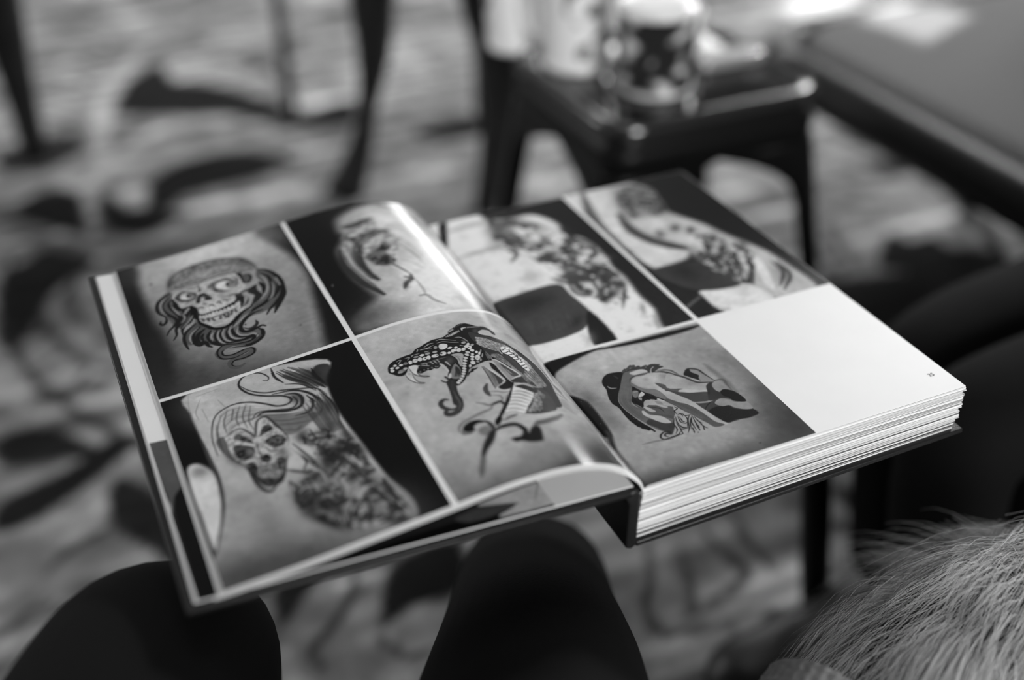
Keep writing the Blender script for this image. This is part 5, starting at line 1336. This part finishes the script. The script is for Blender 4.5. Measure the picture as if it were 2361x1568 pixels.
ch2 = copy_tree(ch); ch2.location = (-.465,1.85,0); ch2.rotation_euler = (0,0,math.pi/2); ch2['label'] = 'dark chair cut off by the left edge of the picture'
# ------------------------------------------------------------------ upholstered armchair, right
ac = empty('armchair', (1.05,.80,0), 'low armchair with grey fabric seat and black frame at upper right', 'armchair')
def pad(name, c, s, r, m):
    bm = bmesh.new(); hexa(bm, c, s, r, 5); return bm_obj(name, bm, m, ac, True)
AX0, AX1, AY0, AY1, AZ = .80, 1.45, .36, 1.08, .36
def rr_path(x0,x1,y0,y1,r,z):
    out = []
    for (cx,cy),a0 in (((x1-r,y1-r),0),((x0+r,y1-r),90),((x0+r,y0+r),180),((x1-r,y0+r),270)):
        for i in range(7): a = math.radians(a0+15*i); out.append((cx+r*math.cos(a), cy+r*math.sin(a), z))
    return out
P = rr_path(AX0,AX1,AY0,AY1,.13,AZ-.035); V, Fs = tube(P+P[:1], [.034]*(len(P)+1), 14, 2, False); build('seat_frame', V, Fs, 'black_frame', ac, True)
V, Fs = [], []; RG = []
for k in range(7):
    a = k/6*math.pi/2; ins = .022+.03*(1-math.sin(a+.0)) if False else .022+.03*(1-math.cos(a)); RG.append((ins, AZ-.045+.05*math.sin(a)))
RG = [(.022,AZ-.09)]+RG+[(.12,AZ+.009),(.2,AZ+.012)]
for ins,z in RG: V += rr_path(AX0+ins,AX1-ins,AY0+ins,AY1-ins,max(.03,.13-ins),z)
n = 28
for k in range(len(RG)-1):
    for j in range(n): Fs.append((k*n+j,k*n+(j+1)%n,(k+1)*n+(j+1)%n,(k+1)*n+j))
Fs.append(tuple((len(RG)-1)*n+j for j in range(n))); Fs.append(tuple(range(n))[::-1]); build('seat_cushion', V, Fs, 'fabric', ac, True)
pad('back_cushion', (AX1-.02,(AY0+AY1)/2,AZ+.26), (.10,AY1-AY0-.08,.48), .045, 'fabric')
for x in (AX0+.42,AX1-.10):
    for y in (AY0+.10,AY1-.10):
        V, Fs = tube([(x,y,AZ-.04),(x,y,.15),(x,y,0)], [.020,.017,.013], 12); build('leg', V, Fs, 'black_frame', ac, True)
# ------------------------------------------------------------------ people: only their trousered legs come into the picture
def legs(name, label, chains, rootloc, shoes):
    root = empty(name, rootloc, label, 'person')
    vs, es, rs = [], [], []
    for ch_ in chains:
        prev = None
        for (p, r, key) in ch_:
            idx = None
            for i,(q,_) in enumerate(vs):
                if (Vector(q)-Vector(p)).length < 1e-5: idx = i
            if idx is None: vs.append((p,key)); rs.append(r); idx = len(vs)-1
            if prev is not None: es.append((prev,idx))
            prev = idx
    me = bpy.data.meshes.new('trousers'); me.from_pydata([tuple(Vector(q)-Vector(rootloc)) for q,_ in vs], es, []); me.update()
    o = link('trousers', me, 'trouser', root)
    sk = o.modifiers.new('skin','SKIN'); sk.use_smooth_shade = True; sk.branch_smoothing = .6
    if not me.skin_vertices: raise RuntimeError('no skin layer')
    for i,r in enumerate(rs):
        me.skin_vertices[0].data[i].radius = r if isinstance(r,tuple) else (r,r); me.skin_vertices[0].data[i].use_root = (i==0)
    ss = o.modifiers.new('sub','SUBSURF'); ss.levels = 2; ss.render_levels = 3
    for ank, toe in shoes:
        a, t = Vector(ank), Vector(toe); d = (t-a); d.z = 0; d.normalize()
        V, Fs = tube([a-d*.05+Vector((0,0,-.03)), a+Vector((0,0,-.02)), a+d*.08+Vector((0,0,-.035)), a+d*.17+Vector((0,0,-.042)), a+d*.205+Vector((0,0,-.046))], [.034,.046,.043,.040,.016], 16, 6, True, .8)
        V[:,2] = np.maximum(V[:,2], .004); build('shoe', V, Fs, 'shoe', root, True)
    return root
PEL = ((-.335,-.56,.50),.13,'pelvis')
rl = [PEL, ((-.25,-.47,.50),.100,'h'), ((-.165,-.20,.488),.090,'t'), ((-.100,-.055,.455),.076,'k0'), ((-.070,.002,.436),.068,'k'), ((-.040,.075,.385),.064,'k1'), ((.030,.225,.27),.066,'s'), ((.085,.37,.11),.058,'a')]
ll = [PEL, ((-.42,-.47,.50),.100,'h'), ((-.37,-.18,.505),.088,'t'), ((-.290,.0,.503),.072,'k0'), ((-.262,.060,.490),.066,'k'), ((-.252,.11,.42),.060,'k1'), ((-.245,.20,.26),.058,'s'), ((-.24,.28,.10),.052,'a')]
legs('person', 'person in black trousers seated with the open book across their knees', [rl,ll], (-.16,.1,0), [((.090,.37,.075),(.15,.52,.03)),((-.24,.29,.075),(-.23,.44,.03))])
tp = [((-.335,-.58,.50),(.15,.13),'p'), ((-.335,-.66,.62),(.17,.12),'b'), ((-.335,-.72,.80),(.19,.12),'c'), ((-.335,-.75,.98),(.20,.11),'d'), ((-.335,-.75,1.08),(.14,.09),'e')]
def torso(root):  # body out of view, added to keep front light off the near floor
    me = bpy.data.meshes.new('sweater'); me.from_pydata([tuple(Vector(p)-Vector(root.location)) for p,_,_ in tp], [(i,i+1) for i in range(4)], []); o = link('sweater', me, 'trouser', root)
    o.modifiers.new('skin','SKIN').use_smooth_shade = True
    for i,(p,r,_) in enumerate(tp): me.skin_vertices[0].data[i].radius = r; me.skin_vertices[0].data[i].use_root = (i==0)
    o.modifiers.new('sub','SUBSURF').render_levels = 2
torso(bpy.data.objects['person'])
P2 = ((.86,.18,.39),.11,'pelvis')
n2 = [P2, ((.78,.12,.38),.080,'h'), ((.60,.135,.375),.070,'t'), ((.46,.150,.367),.062,'k0'), ((.395,.155,.36),.060,'k'), ((.392,.152,.30),.054,'k1'), ((.400,.145,.19),.048,'s'), ((.410,.14,.10),.043,'a')]
f2 = [P2, ((.79,.24,.38),.080,'h'), ((.62,.25,.37),.066,'t'), ((.48,.255,.362),.056,'k0'), ((.42,.25,.355),.050,'k'), ((.418,.245,.30),.046,'k1'), ((.425,.24,.19),.042,'s'), ((.432,.235,.10),.040,'a')]
legs('person', 'person in black trousers sitting at the right beside the book', [n2,f2], (.6,.18,0), [((.410,.14,.075),(.28,.14,.03)),((.432,.235,.075),(.30,.235,.03))])
lb = empty('low_bench', (.66,.16,0), 'low black bench under the person at the right', 'bench')
bm = bmesh.new(); hexa(bm, (.70,.12,.172), (.44,.40,.226), .02, 3); bm_obj('seat_pad', bm, 'black_frame', lb, True)
for y in (.01,.30):
    V, Fs = tube([(.362,y,.235),(.6,y,.235),(.90,y,.235)], [.012]*3, 10); build('side_rail', V, Fs, 'black_frame', lb, True)
for P in ([(.365,.30,.245),(.378,.30,.185),(.391,.30,.09),(.405,.30,0)],[(.40,.01,.245),(.41,.01,.12),(.42,.01,0)],[(.89,.01,.245),(.89,.01,.12),(.89,.01,0)],[(.89,.30,.245),(.89,.30,.12),(.89,.30,0)]):
    V, Fs = tube(P, [.016]*len(P), 12); build('leg', V, Fs, 'black_frame', lb, True)
# ------------------------------------------------------------------ shaggy fur, lower right
fr = empty('fur_throw', (.15,-.14,.30), 'shaggy pale fur with a grey ribbed knit edge in the lower right corner', 'fur')
FP = crom(np.array([(-.03,-.225,.40),(.04,-.185,.402),(.10,-.145,.408),(.15,-.112,.41),(.21,-.085,.405),(.27,-.07,.38),(.33,-.065,.33)]), 8); FRD = np.interp(np.linspace(0,1,len(FP)), [0,.2,.5,.8,1],[.042,.055,.066,.068,.06])
V, Fs = tube(FP, FRD, 24, 1); build('hide', V, Fs, 'fur_skin', fr, True)
def fur():
    rg = np.random.default_rng(8); T = np.gradient(FP,axis=0); T /= np.linalg.norm(T,axis=1)[:,None]; V, Fs, K = [], [], []
    clump = [(rg.uniform(0,1), rg.uniform(-math.pi,math.pi), rg.standard_normal(3), rg.uniform(.35,1.4)) for _ in range(170)]
    for s in range(15000):
        c = clump[rg.integers(len(clump))]
        u = np.clip(c[0]+rg.normal(0,.025),0,.999); th = c[1]+rg.normal(0,.13)
        i = u*(len(FP)-1); k = int(i); f = i-k; p = FP[k]*(1-f)+FP[min(k+1,len(FP)-1)]*f; t = T[k]; r = FRD[k]
        a = np.cross([0,0,1.],t); a /= np.linalg.norm(a); b = np.cross(t,a); n = math.cos(th)*b+math.sin(th)*a
        if n[2] < -.5: continue
        L = rg.uniform(.05,.10); d = n*.20-t*1.0+np.array([0,0,-.30])+c[2]*.14+rg.standard_normal(3)*.035; d /= np.linalg.norm(d)
        q = p+n*r*.95; w = rg.uniform(.0003,.0006); side = np.cross(d,n); side /= np.linalg.norm(side)+1e-9; base = len(V)
        for j in range(6):
            h = j/5; x = q+d*L*h+n*(.020*math.sin(h*2.4))-np.array([0,0,.022])*h*h+c[2]*.006*h*h; ww = w*(1-h*.85)
            V.append(x-side*ww); V.append(x+side*ww); 
        for j in range(5): Fs.append((base+2*j,base+2*j+1,base+2*j+3,base+2*j+2))
        K += [np.clip(.55*c[3]*rg.uniform(.8,1.2),.06,.7)]*12
    o = build('fur_strands', V, Fs, 'fur', fr, True); set_ink(o, K); o['kind'] = 'stuff'; o['label'] = 'long soft fur strands'
fur()
V, Fs = [], []; M_, N_ = 40, 120
for i in range(M_):
    u = i/(M_-1); p = np.array([-.035+.09*u, -.142+.045*u, .446+.012*u]); t = np.array([.09,.045,.012]); t /= np.linalg.norm(t); a = np.cross([0,0,1.],t); a /= np.linalg.norm(a); b = np.cross(t,a)
    for j in range(N_):
        th = j/N_*2*math.pi; r = .034+.0014*abs(math.sin(th*17+u*4))+.0008*math.sin(u*90+th*3); V.append(p+r*(math.cos(th)*a+math.sin(th)*b))
for i in range(M_-1):
    for j in range(N_): Fs.append((i*N_+j,i*N_+(j+1)%N_,(i+1)*N_+(j+1)%N_,(i+1)*N_+j))
build('knit_edge', V, Fs, 'knit', fr, True)['label'] = 'grey ribbed knit edge'

# ------------------------------------------------------------------ unseen padded stool, added to block front light and carry the fur
ps = empty('padded_stool', (.20,-.32,0), 'dark padded stool underneath the shaggy pale fur', 'stool')
bm = bmesh.new(); hexa(bm, (.20,-.34,.275), (.52,.36,.09), .035, 4); bm_obj('cushion', bm, 'trouser', ps, True)
bm = bmesh.new(); hexa(bm, (.20,-.34,.145), (.49,.33,.18), .01, 2); bm_obj('box_base', bm, 'black_frame', ps)
for x in (0,.40):
    for y in (-.46,-.18):
        V, Fs = tube([(x,y,.07),(x,y,.03),(x,y,0)], [.02,.018,.016], 12); build('leg', V, Fs, 'black_wood', ps, True)
